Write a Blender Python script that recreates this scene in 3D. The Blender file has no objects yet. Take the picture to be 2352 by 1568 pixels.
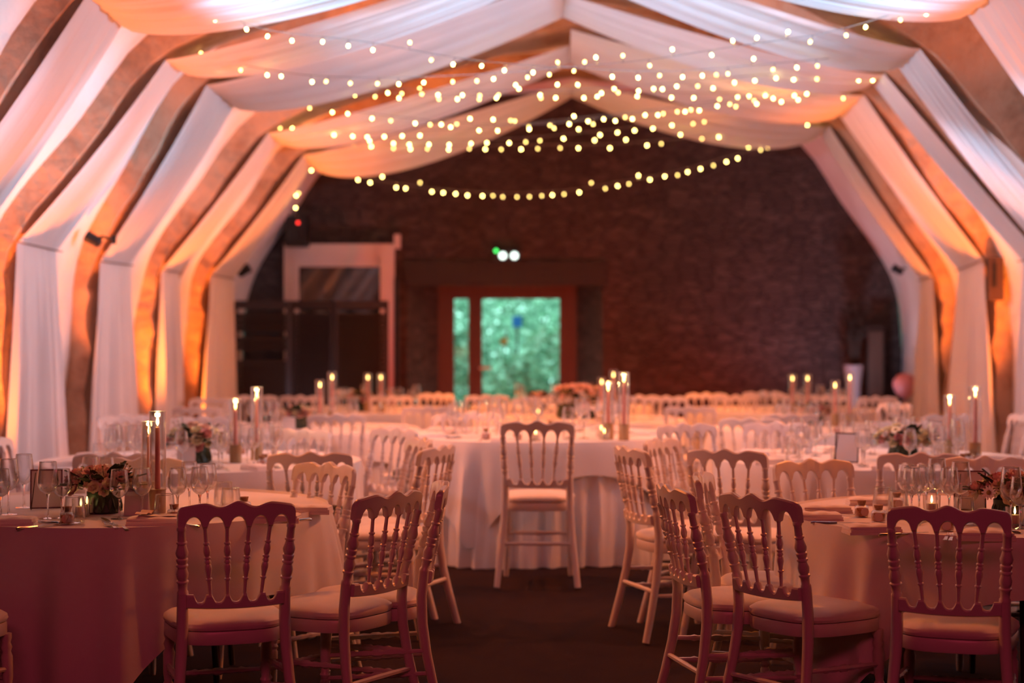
import bpy, math, random
from math import sin, cos, pi, radians, sqrt, atan2, exp
from mathutils import Vector, Matrix
random.seed(7)
S = bpy.context.scene
COL = S.collection

# ------------------------------------------------------------------ camera
FPX, HC = 4000.0, 1.496
PSI = math.atan(114 / FPX)
PIT = math.atan(23 / FPX)
cd = bpy.data.cameras.new('camera')
cam = bpy.data.objects.new('camera', cd)
COL.objects.link(cam)
cam.location = (0, 0, HC)
cam.rotation_euler = (pi / 2 - PIT, 0, PSI)
cd.sensor_width = 36.0
cd.lens = 36.0 * FPX / 2352.0
cd.clip_start, cd.clip_end = 0.05, 200
cd.dof.use_dof = True
cd.dof.focus_distance = 6.5
cd.dof.aperture_fstop = 1.75
cd.dof.aperture_blades = 0
S.camera = cam

# ------------------------------------------------------------------ world, exposure
W = bpy.data.worlds.new('sky')
S.world = W
W.use_nodes = True
bg = W.node_tree.nodes['Background']
bg.inputs[0].default_value = (0.42, 0.82, 0.72, 1)
bg.inputs[1].default_value = 3.2
S.view_settings.view_transform = 'Standard'
S.view_settings.look = 'None'
S.view_settings.exposure = 0.0
S.view_settings.gamma = 1.0
S.view_settings.use_curve_mapping = False
cy = S.cycles
cy.max_bounces = 10
cy.diffuse_bounces = 4
cy.glossy_bounces = 6
cy.transmission_bounces = 6
cy.transparent_max_bounces = 40
cy.caustics_reflective = False
cy.caustics_refractive = False
cy.use_denoising = True
cy.sample_clamp_indirect = 4.0
cy.sample_clamp_direct = 0.0

def spot(name, loc, to, col, power, size=80, blend=0.9, rad=0.06):
    l = bpy.data.lights.new(name, 'SPOT')
    l.color = col; l.energy = power; l.spot_size = radians(size); l.spot_blend = blend
    l.shadow_soft_size = rad
    o = bpy.data.objects.new(name, l); COL.objects.link(o)
    o.location = loc
    o.rotation_euler = (Vector(to) - Vector(loc)).to_track_quat('-Z', 'Y').to_euler()
    return o

XC = 0.10
RIB_Y = [8.0, 9.95, 11.47, 13.35, 15.46, 17.5]        # far face of every arch rib
ORANGE = (1.0, 0.19, 0.015)
COOL = (0.33, 0.68, 1.0)
UP_P = [200, 720, 820, 880, 850, 760]
NEAR_Y = [7.2, 9.40, 10.85, 12.42, 14.78, 16.72]      # near face of every rib
# orange uplighters on the floor in every bay, behind the drapes, raking up the near face of the rib
for k, yf in enumerate(NEAR_Y):
    for sd in (-1, 1):
        spot('uplighter_beam', (XC + sd * 3.59, yf - 0.80, 0.16), (XC + sd * 3.02, yf + 0.10, 2.6), ORANGE, UP_P[k], 44)
        if k: spot('crown_fill_beam', (XC + sd * 2.0, yf - 0.80, 3.30), (XC + sd * 0.7, yf, 3.95), (1.0, 0.24, 0.03), 55, 80)  # added orange fill up at the shoulders, brightens the rib crowns
# cool white spots clamped to the ribs: one washing the vault of the bay, one across to the fabric of the other side
CO_V = [18, 62, 64, 56, 42, 26]
CO_S = [90, 340, 260, 135, 50, 0]
for k, yf in enumerate(RIB_Y):
    for sd in (-1, 1):
        bc = (RIB_Y[k - 1] + NEAR_Y[k]) / 2 - 0.05 if k else 6.9        # middle of the open bay
        spot('bay_spot_beam', (XC + sd * 1.75, bc, 1.90), (XC + sd * 3.20, bc, 2.70), COOL, CO_V[k], 62, 0.8, 0.05)
        if CO_S[k]: spot('rib_spot_beam', (XC + sd * 2.95, yf + 0.22, 2.25), (XC - sd * 2.6, yf + 0.25, 3.0), COOL, CO_S[k], 72, 1.0, 0.05)
# two cool profile spots on the first rib, aimed down the hall under the ridge
for sd in (-1, 1): spot('profile_spot_beam', (XC + sd * 2.5, 7.6, 2.75), (XC - sd * 0.6, 13.0, 4.2), COOL, 900, 38, 1.0, 0.08)
for sd in (-1, 1): spot('profile_spot_beam', (XC + sd * 2.5, 7.6, 2.75), (XC + sd * 0.5, 12.0, 0.9), (0.62, 0.70, 1.0), 70, 46, 1.0, 0.08)
# red wash on the back wall from lamps on the floor by the door
spot('red_wash_beam', (1.6, 17.6, 0.15), (1.3, 19.6, 1.9), (1.0, 0.04, 0.01), 150, 120)
spot('red_wash_beam', (-1.0, 17.6, 0.15), (-0.6, 19.6, 1.9), (1.0, 0.04, 0.01), 120, 120)
# added cool fill low in the last bay, to lift the rear corners
for sd, pw in ((-1, 26), (1, 60)): spot('rear_bay_fill_beam', (XC + sd * 2.9, 18.1, 0.4), (XC + sd * 2.7, 19.5, 2.6), (0.74, 0.72, 1.0), pw, 110, 1.0, 0.1)
# the rest of the hall behind the camera: added dim magenta fill near the ceiling
def area(name, loc, to, col, power, sx, sy):
    l = bpy.data.lights.new(name, 'AREA'); l.shape = 'RECTANGLE'; l.size = sx; l.size_y = sy
    l.color = col; l.energy = power
    o = bpy.data.objects.new(name, l); COL.objects.link(o); o.location = loc
    o.rotation_euler = (Vector(to) - Vector(loc)).to_track_quat('-Z', 'Y').to_euler()
area('front_fill_light', (0, -0.5, 3.6), (0, 8, 0.2), (1.0, 0.075, 0.15), 58, 3.5, 0.6)
WARM = (1.0, 0.215, 0.022)
WARM_P = [170, 175, 235, 275, 310, 300]
for k, yf in enumerate(RIB_Y):      # added amber fill on the tables from the rib shoulders, no lamps there
    for sd in (-1, 1):
        if WARM_P[k]: spot('table_fill_beam', (XC + sd * 2.35, yf + 0.35, 3.0), (XC - sd * 0.2, yf - (0.1 if k else 1.0), 0.7), WARM, WARM_P[k], 92, 0.8, 0.08)

# ------------------------------------------------------------------ pixel helpers (2352 x 1568)
Fv = Vector((-sin(PSI) * cos(PIT), cos(PSI) * cos(PIT), -sin(PIT)))
Rv = Vector((cos(PSI), sin(PSI), 0))
Uv = Rv.cross(Fv)
C0 = Vector((0, 0, HC))
def ray(px, py): return Fv + Rv * ((px - 1176) / FPX) + Uv * ((784 - py) / FPX)
def at(px, py, d): return C0 + ray(px, py) * d
def onz(px, py, z):
    r = ray(px, py); return C0 + r * ((z - HC) / r.z)
def ony(px, py, y):
    r = ray(px, py); return C0 + r * (y / r.y)
def onx(px, py, x):
    r = ray(px, py); return C0 + r * (x / r.x)
def fz(x, y): return 0.10 * exp(-((y - 10.3) / 1.7) ** 2 - (x / 1.3) ** 2)      # the old floor swells a little in the middle

# ------------------------------------------------------------------ materials
MATS = {}
def nt(name):
    m = bpy.data.materials.new(name); m.use_nodes = True; MATS[name] = m
    n = m.node_tree; b = n.nodes['Principled BSDF']
    return m, n, b
def lk(n, a, b): n.links.new(a, b)
def node(n, t, **kw):
    x = n.nodes.new(t)
    for k, v in kw.items():
        if k.startswith('i_'): x.inputs[k[2:].replace('_', ' ')].default_value = v
        else: setattr(x, k, v)
    return x
def ramp(n, stops):
    r = n.nodes.new('ShaderNodeValToRGB')
    e = r.color_ramp.elements
    while len(e) < len(stops): e.new(0.5)
    for i, (p, c) in enumerate(stops): e[i].position = p; e[i].color = (*c, 1)
    return r
def mat(name, c1, c2=None, rough=0.6, scale=20, bump=0.0, bscale=None, metal=0.0, coord='Object', detail=4, sheen=0, coat=0, stretch=None, spec=0.5, dist=0.01):
    m, n, b = nt(name)
    tc = node(n, 'ShaderNodeTexCoord'); src = tc.outputs[coord]
    if stretch:
        mp = node(n, 'ShaderNodeMapping'); mp.inputs['Scale'].default_value = stretch
        lk(n, src, mp.inputs[0]); src = mp.outputs[0]
    b.inputs['Roughness'].default_value = rough; b.inputs['Metallic'].default_value = metal
    b.inputs['Specular IOR Level'].default_value = spec
    if sheen: b.inputs['Sheen Weight'].default_value = sheen
    if coat: b.inputs['Coat Weight'].default_value = coat; b.inputs['Coat Roughness'].default_value = 0.2
    nz = node(n, 'ShaderNodeTexNoise', i_Scale=scale, i_Detail=detail)
    lk(n, src, nz.inputs['Vector'])
    r = ramp(n, [(0.35, c1), (0.68, c2 or tuple(x * 0.9 for x in c1))])
    lk(n, nz.outputs['Fac'], r.inputs[0]); lk(n, r.outputs[0], b.inputs['Base Color'])
    if bump:
        nb = node(n, 'ShaderNodeTexNoise', i_Scale=bscale or scale * 3, i_Detail=3); lk(n, src, nb.inputs['Vector'])
        bp = node(n, 'ShaderNodeBump', i_Strength=bump, i_Distance=dist); lk(n, nb.outputs['Fac'], bp.inputs['Height'])
        lk(n, bp.outputs[0], b.inputs['Normal'])
    return m
def emit(name, c, s):
    m, n, b = nt(name)
    b.inputs['Base Color'].default_value = (*c, 1)
    b.inputs['Emission Color'].default_value = (*c, 1); b.inputs['Emission Strength'].default_value = s
    m.cycles.emission_sampling = 'NONE'
    return m
def glass(name, tint=(1, 1, 1), refl=1.0):
    m, n, b = nt(name); n.nodes.remove(b)
    out = n.nodes['Material Output']
    tr = node(n, 'ShaderNodeBsdfTransparent'); tr.inputs[0].default_value = (*tint, 1)
    gl = node(n, 'ShaderNodeBsdfGlossy'); gl.inputs['Roughness'].default_value = 0.07
    nz = node(n, 'ShaderNodeTexNoise', i_Scale=3.0)
    fr = node(n, 'ShaderNodeLayerWeight', i_Blend=0.42)
    mu = node(n, 'ShaderNodeMath', operation='MULTIPLY_ADD'); mu.inputs[1].default_value = 0.85 * refl; mu.inputs[2].default_value = 0.02
    lk(n, fr.outputs['Facing'], mu.inputs[0])
    mx = node(n, 'ShaderNodeMixShader')
    lk(n, mu.outputs[0], mx.inputs[0]); lk(n, tr.outputs[0], mx.inputs[1]); lk(n, gl.outputs[0], mx.inputs[2])
    lk(n, mx.outputs[0], out.inputs[0])
    return m

mat('lacquer', (0.74, 0.66, 0.62), (0.70, 0.61, 0.57), 0.32, 6, 0.06, 60, coat=0.15)
mat('cushion', (0.78, 0.70, 0.64), (0.70, 0.62, 0.56), 0.75, 9, 0.25, 300, sheen=0.3, dist=0.002)
mat('linen', (0.80, 0.76, 0.73), (0.76, 0.71, 0.68), 0.85, 3, 0.2, 400, sheen=0.3, dist=0.002)
mat('napkin', (0.86, 0.78, 0.73), (0.82, 0.73, 0.68), 0.85, 20, 0.25, 350, sheen=0.2, dist=0.002)
mat('carpet', (0.042, 0.020, 0.023), (0.020, 0.010, 0.012), 0.95, 260, 0.6, 900, spec=0.1)
mat('wood_holder', (0.48, 0.33, 0.17), (0.36, 0.23, 0.11), 0.5, 14, 0.1, 80, stretch=(6, 6, 0.7))
mat('cork', (0.42, 0.24, 0.13), (0.30, 0.16, 0.08), 0.85, 120, 0.3, 300)
mat('spice', (0.62, 0.24, 0.08), (0.38, 0.12, 0.04), 0.8, 180, 0.5, 300)
mat('label_paper', (0.62, 0.42, 0.36), (0.58, 0.38, 0.33), 0.7, 30)
mat('card', (0.80, 0.75, 0.72), (0.77, 0.72, 0.69), 0.7, 8)
mat('frame_metal', (0.10, 0.06, 0.045), (0.07, 0.04, 0.03), 0.4, 30, metal=0.6)
mat('steel', (0.55, 0.53, 0.52), (0.5, 0.48, 0.47), 0.22, 10, metal=1.0)
mat('ribbon', (0.50, 0.20, 0.15), (0.42, 0.15, 0.11), 0.6, 30)
mat('black_plastic', (0.012, 0.011, 0.012), (0.02, 0.018, 0.018), 0.45, 40)
mat('wax_rose', (0.78, 0.36, 0.29), (0.72, 0.31, 0.25), 0.45, 12)
mat('wax_ivory', (0.85, 0.72, 0.50), (0.8, 0.66, 0.44), 0.45, 12)
mat('leaf_dark', (0.018, 0.035, 0.014), (0.035, 0.055, 0.02), 0.5, 25, 0.3, 60)
mat('leaf_green', (0.06, 0.09, 0.03), (0.11, 0.13, 0.05), 0.55, 25, 0.2, 60)
mat('petal_pink', (0.86, 0.56, 0.46), (0.88, 0.66, 0.54), 0.7, 30)
mat('petal_rose', (0.74, 0.36, 0.32), (0.80, 0.46, 0.40), 0.7, 30)
mat('petal_cream', (0.88, 0.82, 0.52), (0.88, 0.84, 0.62), 0.7, 30)
mat('petal_white', (0.85, 0.80, 0.74), (0.82, 0.74, 0.66), 0.7, 30)
mat('flower_eye', (0.30, 0.20, 0.05), (0.20, 0.12, 0.03), 0.8, 200, 0.4, 300)
mat('plaster', (0.84, 0.82, 0.80), (0.76, 0.73, 0.70), 0.9, 2.2, 0.5, 9, detail=8, dist=0.03)
mat('dark_wood', (0.030, 0.014, 0.010), (0.018, 0.008, 0.006), 0.5, 6, 0.1, 40, stretch=(12, 12, 0.8))
mat('brown_wood', (0.115, 0.062, 0.042), (0.085, 0.044, 0.030), 0.55, 6, 0.15, 40, stretch=(14, 14, 0.8))
mat('white_paint', (0.74, 0.68, 0.64), (0.70, 0.63, 0.59), 0.5, 5)
mat('steel_cord', (0.32, 0.28, 0.27), (0.26, 0.22, 0.22), 0.5, 50)
mat('vase_ceramic', (0.30, 0.22, 0.22), (0.26, 0.19, 0.19), 0.4, 6)
mat('twig', (0.030, 0.020, 0.014), (0.05, 0.03, 0.02), 0.9, 30)
mat('balloon_pink', (0.72, 0.30, 0.30), (0.70, 0.28, 0.28), 0.35, 4)
mat('grass', (0.30, 0.46, 0.34), (0.22, 0.36, 0.26), 0.9, 3)
mat('bush_leaf', (0.26, 0.42, 0.32), (0.46, 0.62, 0.50), 0.6, 6)
mat('bush_pale', (0.55, 0.72, 0.58), (0.42, 0.60, 0.46), 0.6, 6)
mat('blue_paint', (0.02, 0.16, 0.55), (0.02, 0.13, 0.48), 0.5, 6)
mat('red_paint', (0.95, 0.25, 0.08), (0.9, 0.22, 0.07), 0.5, 6)
emit('flame', (1.0, 0.66, 0.20), 9)
emit('bulb_glow', (1.0, 0.76, 0.22), 22)
emit('bulb_glow_dim', (1.0, 0.70, 0.20), 8)
emit('lamp_white', (0.72, 1.0, 0.92), 3)
emit('led_green', (0.05, 0.9, 0.15), 3)
emit('led_red', (1.0, 0.04, 0.03), 4)
emit('sconce_glow', (1.0, 0.42, 0.10), 3)
glass('clear_glass', (1, 1, 1))
def solid_glass():
    m, n, b = nt('solid_glass'); n.nodes.remove(b); g = node(n, 'ShaderNodeBsdfGlass', i_Roughness=0.02, i_IOR=1.45)
    nz = node(n, 'ShaderNodeTexNoise', i_Scale=40.0); bp = node(n, 'ShaderNodeBump', i_Strength=0.02); lk(n, nz.outputs['Fac'], bp.inputs['Height']); lk(n, bp.outputs[0], g.inputs['Normal'])
    lk(n, g.outputs[0], n.nodes['Material Output'].inputs[0])
solid_glass()
def rim_glass():
    m, n, b = nt('rim_glass'); n.nodes.remove(b); tr = node(n, 'ShaderNodeBsdfTransparent'); gl = node(n, 'ShaderNodeBsdfGlossy', i_Roughness=0.22)
    mx = node(n, 'ShaderNodeMixShader'); mx.inputs[0].default_value = 0.55; lk(n, tr.outputs[0], mx.inputs[1]); lk(n, gl.outputs[0], mx.inputs[2]); lk(n, mx.outputs[0], n.nodes['Material Output'].inputs[0])
rim_glass()
glass('pane_glass', (0.96, 0.98, 0.97), 0.8)
glass('bulb_plastic', (0.9, 0.92, 0.95), 0.9)

# rough stone of ribs: tan lime render breaking up into darker rubble near the floor
def rib_mat():
    m, n, b = nt('rib_stone')
    tc = node(n, 'ShaderNodeTexCoord')
    n1 = node(n, 'ShaderNodeTexNoise', i_Scale=2.5, i_Detail=9, i_Roughness=0.65); lk(n, tc.outputs['Object'], n1.inputs[0])
    r = ramp(n, [(0.30, (0.34, 0.19, 0.12)), (0.50, (0.58, 0.38, 0.26)), (0.72, (0.66, 0.45, 0.32))])
    lk(n, n1.outputs['Fac'], r.inputs[0]); lk(n, r.outputs[0], b.inputs['Base Color'])
    b.inputs['Roughness'].default_value = 0.95
    n2 = node(n, 'ShaderNodeTexNoise', i_Scale=9, i_Detail=7); lk(n, tc.outputs['Object'], n2.inputs[0])
    bp = node(n, 'ShaderNodeBump', i_Strength=0.7, i_Distance=0.05); lk(n, n2.outputs['Fac'], bp.inputs['Height']); lk(n, bp.outputs[0], b.inputs['Normal'])
rib_mat()
def rubble_mat():
    m, n, b = nt('rubble_wall')
    tc = node(n, 'ShaderNodeTexCoord'); mp = node(n, 'ShaderNodeMapping'); mp.inputs['Scale'].default_value = (1, 1, 2.6)
    lk(n, tc.outputs['Object'], mp.inputs[0])
    dn = node(n, 'ShaderNodeTexNoise', i_Scale=3, i_Detail=3); lk(n, mp.outputs[0], dn.inputs[0])
    mixv = node(n, 'ShaderNodeMixRGB'); mixv.inputs[0].default_value = 0.12; lk(n, mp.outputs[0], mixv.inputs[1]); lk(n, dn.outputs['Color'], mixv.inputs[2])
    vo = node(n, 'ShaderNodeTexVoronoi', i_Scale=6.5, feature='DISTANCE_TO_EDGE'); lk(n, mixv.outputs[0], vo.inputs[0])
    vc = node(n, 'ShaderNodeTexVoronoi', i_Scale=6.5); lk(n, mixv.outputs[0], vc.inputs[0])
    r1 = ramp(n, [(0.0, (0.072, 0.056, 0.052)), (0.5, (0.052, 0.040, 0.038)), (1.0, (0.090, 0.072, 0.066))])
    sp = node(n, 'ShaderNodeSeparateColor'); lk(n, vc.outputs['Color'], sp.inputs[0]); lk(n, sp.outputs[0], r1.inputs[0])
    r2 = ramp(n, [(0.0, (0.45, 0.42, 0.40)), (0.07, (1, 1, 1))]); lk(n, vo.outputs['Distance'], r2.inputs[0])
    mu = node(n, 'ShaderNodeMixRGB', blend_type='MULTIPLY'); mu.inputs[0].default_value = 0.6
    lk(n, r1.outputs[0], mu.inputs[1]); lk(n, r2.outputs[0], mu.inputs[2]); lk(n, mu.outputs[0], b.inputs['Base Color'])
    bp = node(n, 'ShaderNodeBump', i_Strength=0.8, i_Distance=0.04); lk(n, r2.outputs[0], bp.inputs['Height']); lk(n, bp.outputs[0], b.inputs['Normal'])
    b.inputs['Roughness'].default_value = 0.95
rubble_mat()
def drape_mat():
    m, n, b = nt('voile'); out = n.nodes['Material Output']
    n.nodes.remove(b)
    tc = node(n, 'ShaderNodeTexCoord')
    nz = node(n, 'ShaderNodeTexNoise', i_Scale=1.4, i_Detail=3); lk(n, tc.outputs['Object'], nz.inputs[0])
    r = ramp(n, [(0.3, (0.80, 0.77, 0.77)), (0.7, (0.72, 0.68, 0.68))]); lk(n, nz.outputs['Fac'], r.inputs[0])
    d = node(n, 'ShaderNodeBsdfDiffuse'); t = node(n, 'ShaderNodeBsdfTranslucent')
    lk(n, r.outputs[0], d.inputs[0]); lk(n, r.outputs[0], t.inputs[0])
    mx = node(n, 'ShaderNodeMixShader'); mx.inputs[0].default_value = 0.12
    lk(n, d.outputs[0], mx.inputs[1]); lk(n, t.outputs[0], mx.inputs[2]); lk(n, mx.outputs[0], out.inputs[0])
drape_mat()

# ------------------------------------------------------------------ mesh builder
class MB:
    def __init__(s): s.v = []; s.f = []
    def add(s, vs, fs):
        o = len(s.v); s.v += [tuple(v) for v in vs]; s.f += [tuple(i + o for i in f) for f in fs]; return s
    def box(s, c, d, rz=0, taper=1.0):
        x, y, z = (k / 2 for k in d); P = []
        for sz, t in ((-1, 1), (1, taper)):
            for sx, sy in ((-1, -1), (1, -1), (1, 1), (-1, 1)):
                a, b = sx * x * t, sy * y * t
                P.append((c[0] + a * cos(rz) - b * sin(rz), c[1] + a * sin(rz) + b * cos(rz), c[2] + sz * z))
        return s.add(P, [(3, 2, 1, 0), (4, 5, 6, 7), (0, 1, 5, 4), (1, 2, 6, 5), (2, 3, 7, 6), (3, 0, 4, 7)])
    def lathe(s, prof, n=12, o=(0, 0, 0), cap=True, M=None):
        P = []; Fc = []
        for r, z in prof:
            for k in range(n):
                a = 2 * pi * k / n; p = Vector((r * cos(a), r * sin(a), z))
                if M is not None: p = M @ p
                P.append((p.x + o[0], p.y + o[1], p.z + o[2]))
        for i in range(len(prof) - 1):
            for k in range(n):
                k2 = (k + 1) % n; Fc.append((i * n + k, i * n + k2, (i + 1) * n + k2, (i + 1) * n + k))
        if cap:
            Fc.append(tuple(range(n - 1, -1, -1))); m = (len(prof) - 1) * n; Fc.append(tuple(range(m, m + n)))
        return s.add(P, Fc)
    def tube(s, pts, rad, n=8, cap=True, ell=1.0):
        pts = [Vector(p) for p in pts]; P = []; Fc = []
        ref = Vector((0, 0, 1))
        d0 = (pts[-1] - pts[0])
        if d0.length > 0 and abs(d0.normalized().z) > 0.7: ref = Vector((0, 1, 0))
        for i, p in enumerate(pts):
            t = (pts[min(i + 1, len(pts) - 1)] - pts[max(i - 1, 0)]).normalized()
            a = ref.cross(t)
            if a.length < 1e-5: a = Vector((1, 0, 0)).cross(t)
            a.normalize(); b = t.cross(a); r = rad[i] if isinstance(rad, (list, tuple)) else rad
            for k in range(n):
                w = 2 * pi * k / n; q = p + a * (r * cos(w) * ell) + b * (r * sin(w)); P.append(q)
        for i in range(len(pts) - 1):
            for k in range(n):
                k2 = (k + 1) % n; Fc.append((i * n + k, i * n + k2, (i + 1) * n + k2, (i + 1) * n + k))
        if cap:
            Fc.append(tuple(range(n - 1, -1, -1))); m = (len(pts) - 1) * n; Fc.append(tuple(range(m, m + n)))
        return s.add(P, Fc)
    def grid(s, fn, nu, nv):
        P = [fn(i / nu, j / nv) for j in range(nv + 1) for i in range(nu + 1)]
        w = nu + 1
        return s.add(P, [(j * w + i, j * w + i + 1, (j + 1) * w + i + 1, (j + 1) * w + i) for j in range(nv) for i in range(nu)])
    def slab(s, fn, nu, nv, th):
        # a sheet with thickness th straight down
        t = MB().grid(fn, nu, nv); n = len(t.v); w = nu + 1
        P = t.v + [(x, y, z - th) for x, y, z in t.v]
        Fc = list(t.f) + [tuple(reversed([i + n for i in f])) for f in t.f]
        ring = [i for i in range(nu)] + [j * w + nu for j in range(nv)] + [nv * w + nu - i for i in range(nu)] + [(nv - j) * w for j in range(nv)]
        for a, b in zip(ring, ring[1:] + ring[:1]): Fc.append((b, a, a + n, b + n))
        return s.add(P, Fc)
    def mesh(s, name, m, smooth=True, ang=42):
        me = bpy.data.meshes.new(name); me.from_pydata(s.v, [], s.f); me.update()
        if m: me.materials.append(MATS[m])
        if smooth:
            me.shade_smooth(); me.set_sharp_from_angle(angle=radians(ang))
        return me
    def build(s, name, m, parent=None, smooth=True, ang=42, loc=None, rz=0):
        o = bpy.data.objects.new(name, s.mesh(name, m, smooth, ang)); COL.objects.link(o)
        if parent: o.parent = parent
        if loc is not None: o.location = loc
        if rz: o.rotation_euler = (0, 0, rz)
        return o
def tag(o, label, cat, group=None):
    o['label'] = label; o['category'] = cat
    if group: o['group'] = group
    return o
def thing(name, label, cat, loc=(0, 0, 0), rz=0, group=None):
    o = bpy.data.objects.new(name, None); COL.objects.link(o); o.empty_display_size = 0.1
    o.location = loc; o.rotation_euler = (0, 0, rz)
    return tag(o, label, cat, group)
def struct(o): o['kind'] = 'structure'; return o
def clone(root, label, loc, rz=0, group=None, scale=None):
    r = root.copy(); COL.objects.link(r); r.location = loc; r.rotation_euler = (0, 0, rz)
    if scale: r.scale = (scale,) * 3
    r['label'] = label
    if group: r['group'] = group
    elif 'group' in r: del r['group']
    for ch in list(root.children):
        c = ch.copy(); COL.objects.link(c); c.parent = r
        for g in list(ch.children):
            d = g.copy(); COL.objects.link(d); d.parent = c
    return r
class Kind:
    """first use makes the thing itself, later uses copy it"""
    def __init__(s, maker): s.maker = maker; s.root = None
    def __call__(s, label, loc, rz=0, group=None, scale=None):
        if s.root is None:
            s.root = s.maker(); r = s.root; r.location = loc; r.rotation_euler = (0, 0, rz); r['label'] = label
            if scale: r.scale = (scale,) * 3
            if group: r['group'] = group
            return r
        return clone(s.root, label, loc, rz, group, scale)

def lerp(a, b, t): return a + (b - a) * t
def poly(pts, t):
    """point on an arc-length parametrised smooth-ish polyline (Catmull-Rom)"""
    n = len(pts) - 1; x = min(max(t, 0), 1) * n; i = min(int(x), n - 1); u = x - i
    p0, p1, p2, p3 = (Vector(pts[max(min(j, n), 0)]) for j in (i - 1, i, i + 1, i + 2))
    return 0.5 * ((2 * p1) + (p2 - p0) * u + (2 * p0 - 5 * p1 + 4 * p2 - p3) * u * u + (3 * p1 - p0 - 3 * p2 + p3) * u ** 3)

# ================================================================== THE HALL
YB = 19.6
def floor_mesh():
    b = MB()
    def fn(u, v):
        x = lerp(-4.3, 4.5, u); y = lerp(-4.0, YB + 0.3, v); return (x, y, fz(x, y))
    b.grid(fn, 44, 96); return b
struct(floor_mesh().build('floor', 'carpet'))
VAULT_L = [(3.72, -0.02), (3.72, 0.8), (3.68, 1.5), (3.57, 2.14), (3.16, 2.76), (2.73, 3.37), (1.90, 3.82), (1.0, 4.12), (0.0, 4.22)]
VAULT_R = [(3.72, -0.02), (3.72, 0.8), (3.68, 1.5), (3.57, 2.14), (3.09, 2.86), (2.61, 3.56), (1.86, 3.90), (1.0, 4.14), (0.0, 4.22)]
def prof(P, t):
    """t 0..1 from left foot over the crown to the right foot; P = (left points, right points)"""
    if t <= 0.5: q = poly([(-x, z, 0) for x, z in P[0]], t * 2)
    else: q = poly([(x, z, 0) for x, z in reversed(P[1])], (t - 0.5) * 2)
    return q.x + XC, q.y
VAULT = (VAULT_L, VAULT_R)
def vault_mesh(t0, t1, nm, m, ya, yb):
    b = MB()
    def fn(u, v):
        x, z = prof(VAULT, lerp(t0, t1, u)); y = lerp(ya, yb, v)
        tt = lerp(t0, t1, u); w = 0.015 * sin(y * 2.3 + tt * 30) + 0.012 * sin(y * 5.1 - tt * 55)
        return (x + w, y, z + w * 0.5)
    b.grid(fn, 24, int((yb - ya) * 4))
    return struct(b.build(nm, m))
for t0, t1, nm in ((0.0, 0.28, 'wall_left'), (0.28, 0.72, 'ceiling'), (0.72, 1.0, 'wall_right')):
    vault_mesh(t0, t1, nm, 'plaster', 7.7, YB); vault_mesh(t0, t1, nm, 'rubble_wall', -4.0, 7.7)      # front half, out of view, made dark to absorb bounced light
# end wall behind the camera
struct(MB().box((XC, -4.1, 2.2), (8.6, 0.2, 4.8)).build('wall_front', 'rubble_wall', smooth=False))
# rear gable wall with the door opening
FL, FR, FT = ony(935, 700, YB).x, ony(1385, 700, YB).x, ony(1160, 604, YB).z      # opening in the room face
TH = 0.55
BL, BR, BT = ony(1006, 700, YB + TH).x, ony(1326, 700, YB + TH).x, ony(1160, 655, YB + TH).z   # narrower at the door
def rear_wall():
    pts = [prof(VAULT, i / 60) for i in range(61)]
    b = MB()
    xs = sorted([p[0] for p in pts] + [FL, FR])
    def top(x):
        for (xa, za), (xb, zb) in zip(pts, pts[1:]):
            if min(xa, xb) - 1e-6 <= x <= max(xa, xb) + 1e-6 and abs(xb - xa) > 1e-6: return za + (zb - za) * (x - xa) / (xb - xa)
        return 0
    for xa, xb in zip(xs, xs[1:]):
        if xb - xa < 1e-5: continue
        inside = xa >= FL - 1e-6 and xb <= FR + 1e-6
        za = FT if inside else -0.02
        ta, tb = top(xa) + 0.05, top(xb) + 0.05
        b.add([(xa, YB, za), (xb, YB, za), (xb, YB, tb), (xa, YB, ta)], [(0, 1, 2, 3)])
    Y2 = YB + TH
    b.add([(FL, YB, -0.02), (BL, Y2, -0.02), (BL, Y2, BT), (FL, YB, FT), (FR, YB, -0.02), (BR, Y2, -0.02), (BR, Y2, BT), (FR, YB, FT)],
          [(0, 1, 2, 3), (5, 4, 7, 6), (3, 2, 6, 7)])
    # outer face
    for xa, xb, za, zb in ((-4.2, BL, -0.02, 4.6), (BR, 4.4, -0.02, 4.6), (BL, BR, BT, 4.6)):
        b.add([(xa, Y2, za), (xb, Y2, za), (xb, Y2, zb), (xa, Y2, zb)], [(3, 2, 1, 0)])
    return b
struct(rear_wall().build('wall_back', 'rubble_wall', smooth=False))

# door: frame, fixed side light, door leaf with a big pane, handle
def bx(name, m, parent, px0, py0, px1, py1, y, depth, z0=None):
    """box seen from px0,py0 to px1,py1 whose front face lies at depth y"""
    a = ony(px0, py0, y); c = ony(px1, py1, y)
    zb = c.z if z0 is None else z0
    b = MB().box(((a.x + c.x) / 2, y + depth / 2, (a.z + zb) / 2), (c.x - a.x, depth, a.z - zb))
    return b.build(name, m, parent, smooth=False)
YD = YB + TH
door = bpy.data.objects.new('door_1', None); COL.objects.link(door); struct(door)
bx('head', 'brown_wood', door, 1006, 655, 1326, 686, YD, 0.07)
bx('post', 'brown_wood', door, 1006, 686, 1043, 900, YD, 0.07, 0.0)
bx('post', 'brown_wood', door, 1076, 686, 1090, 900, YD, 0.07, 0.0)
bx('post', 'brown_wood', door, 1300, 686, 1326, 900, YD, 0.07, 0.0)
bx('leaf_stile', 'brown_wood', door, 1090, 686, 1107, 900, YD - 0.01, 0.06, 0.0)
bx('leaf_stile', 'brown_wood', door, 1285, 686, 1300, 900, YD - 0.01, 0.06, 0.0)
bx('leaf_rail', 'brown_wood', door, 1107, 925, 1285, 960, YD - 0.01, 0.06, 0.0)
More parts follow.
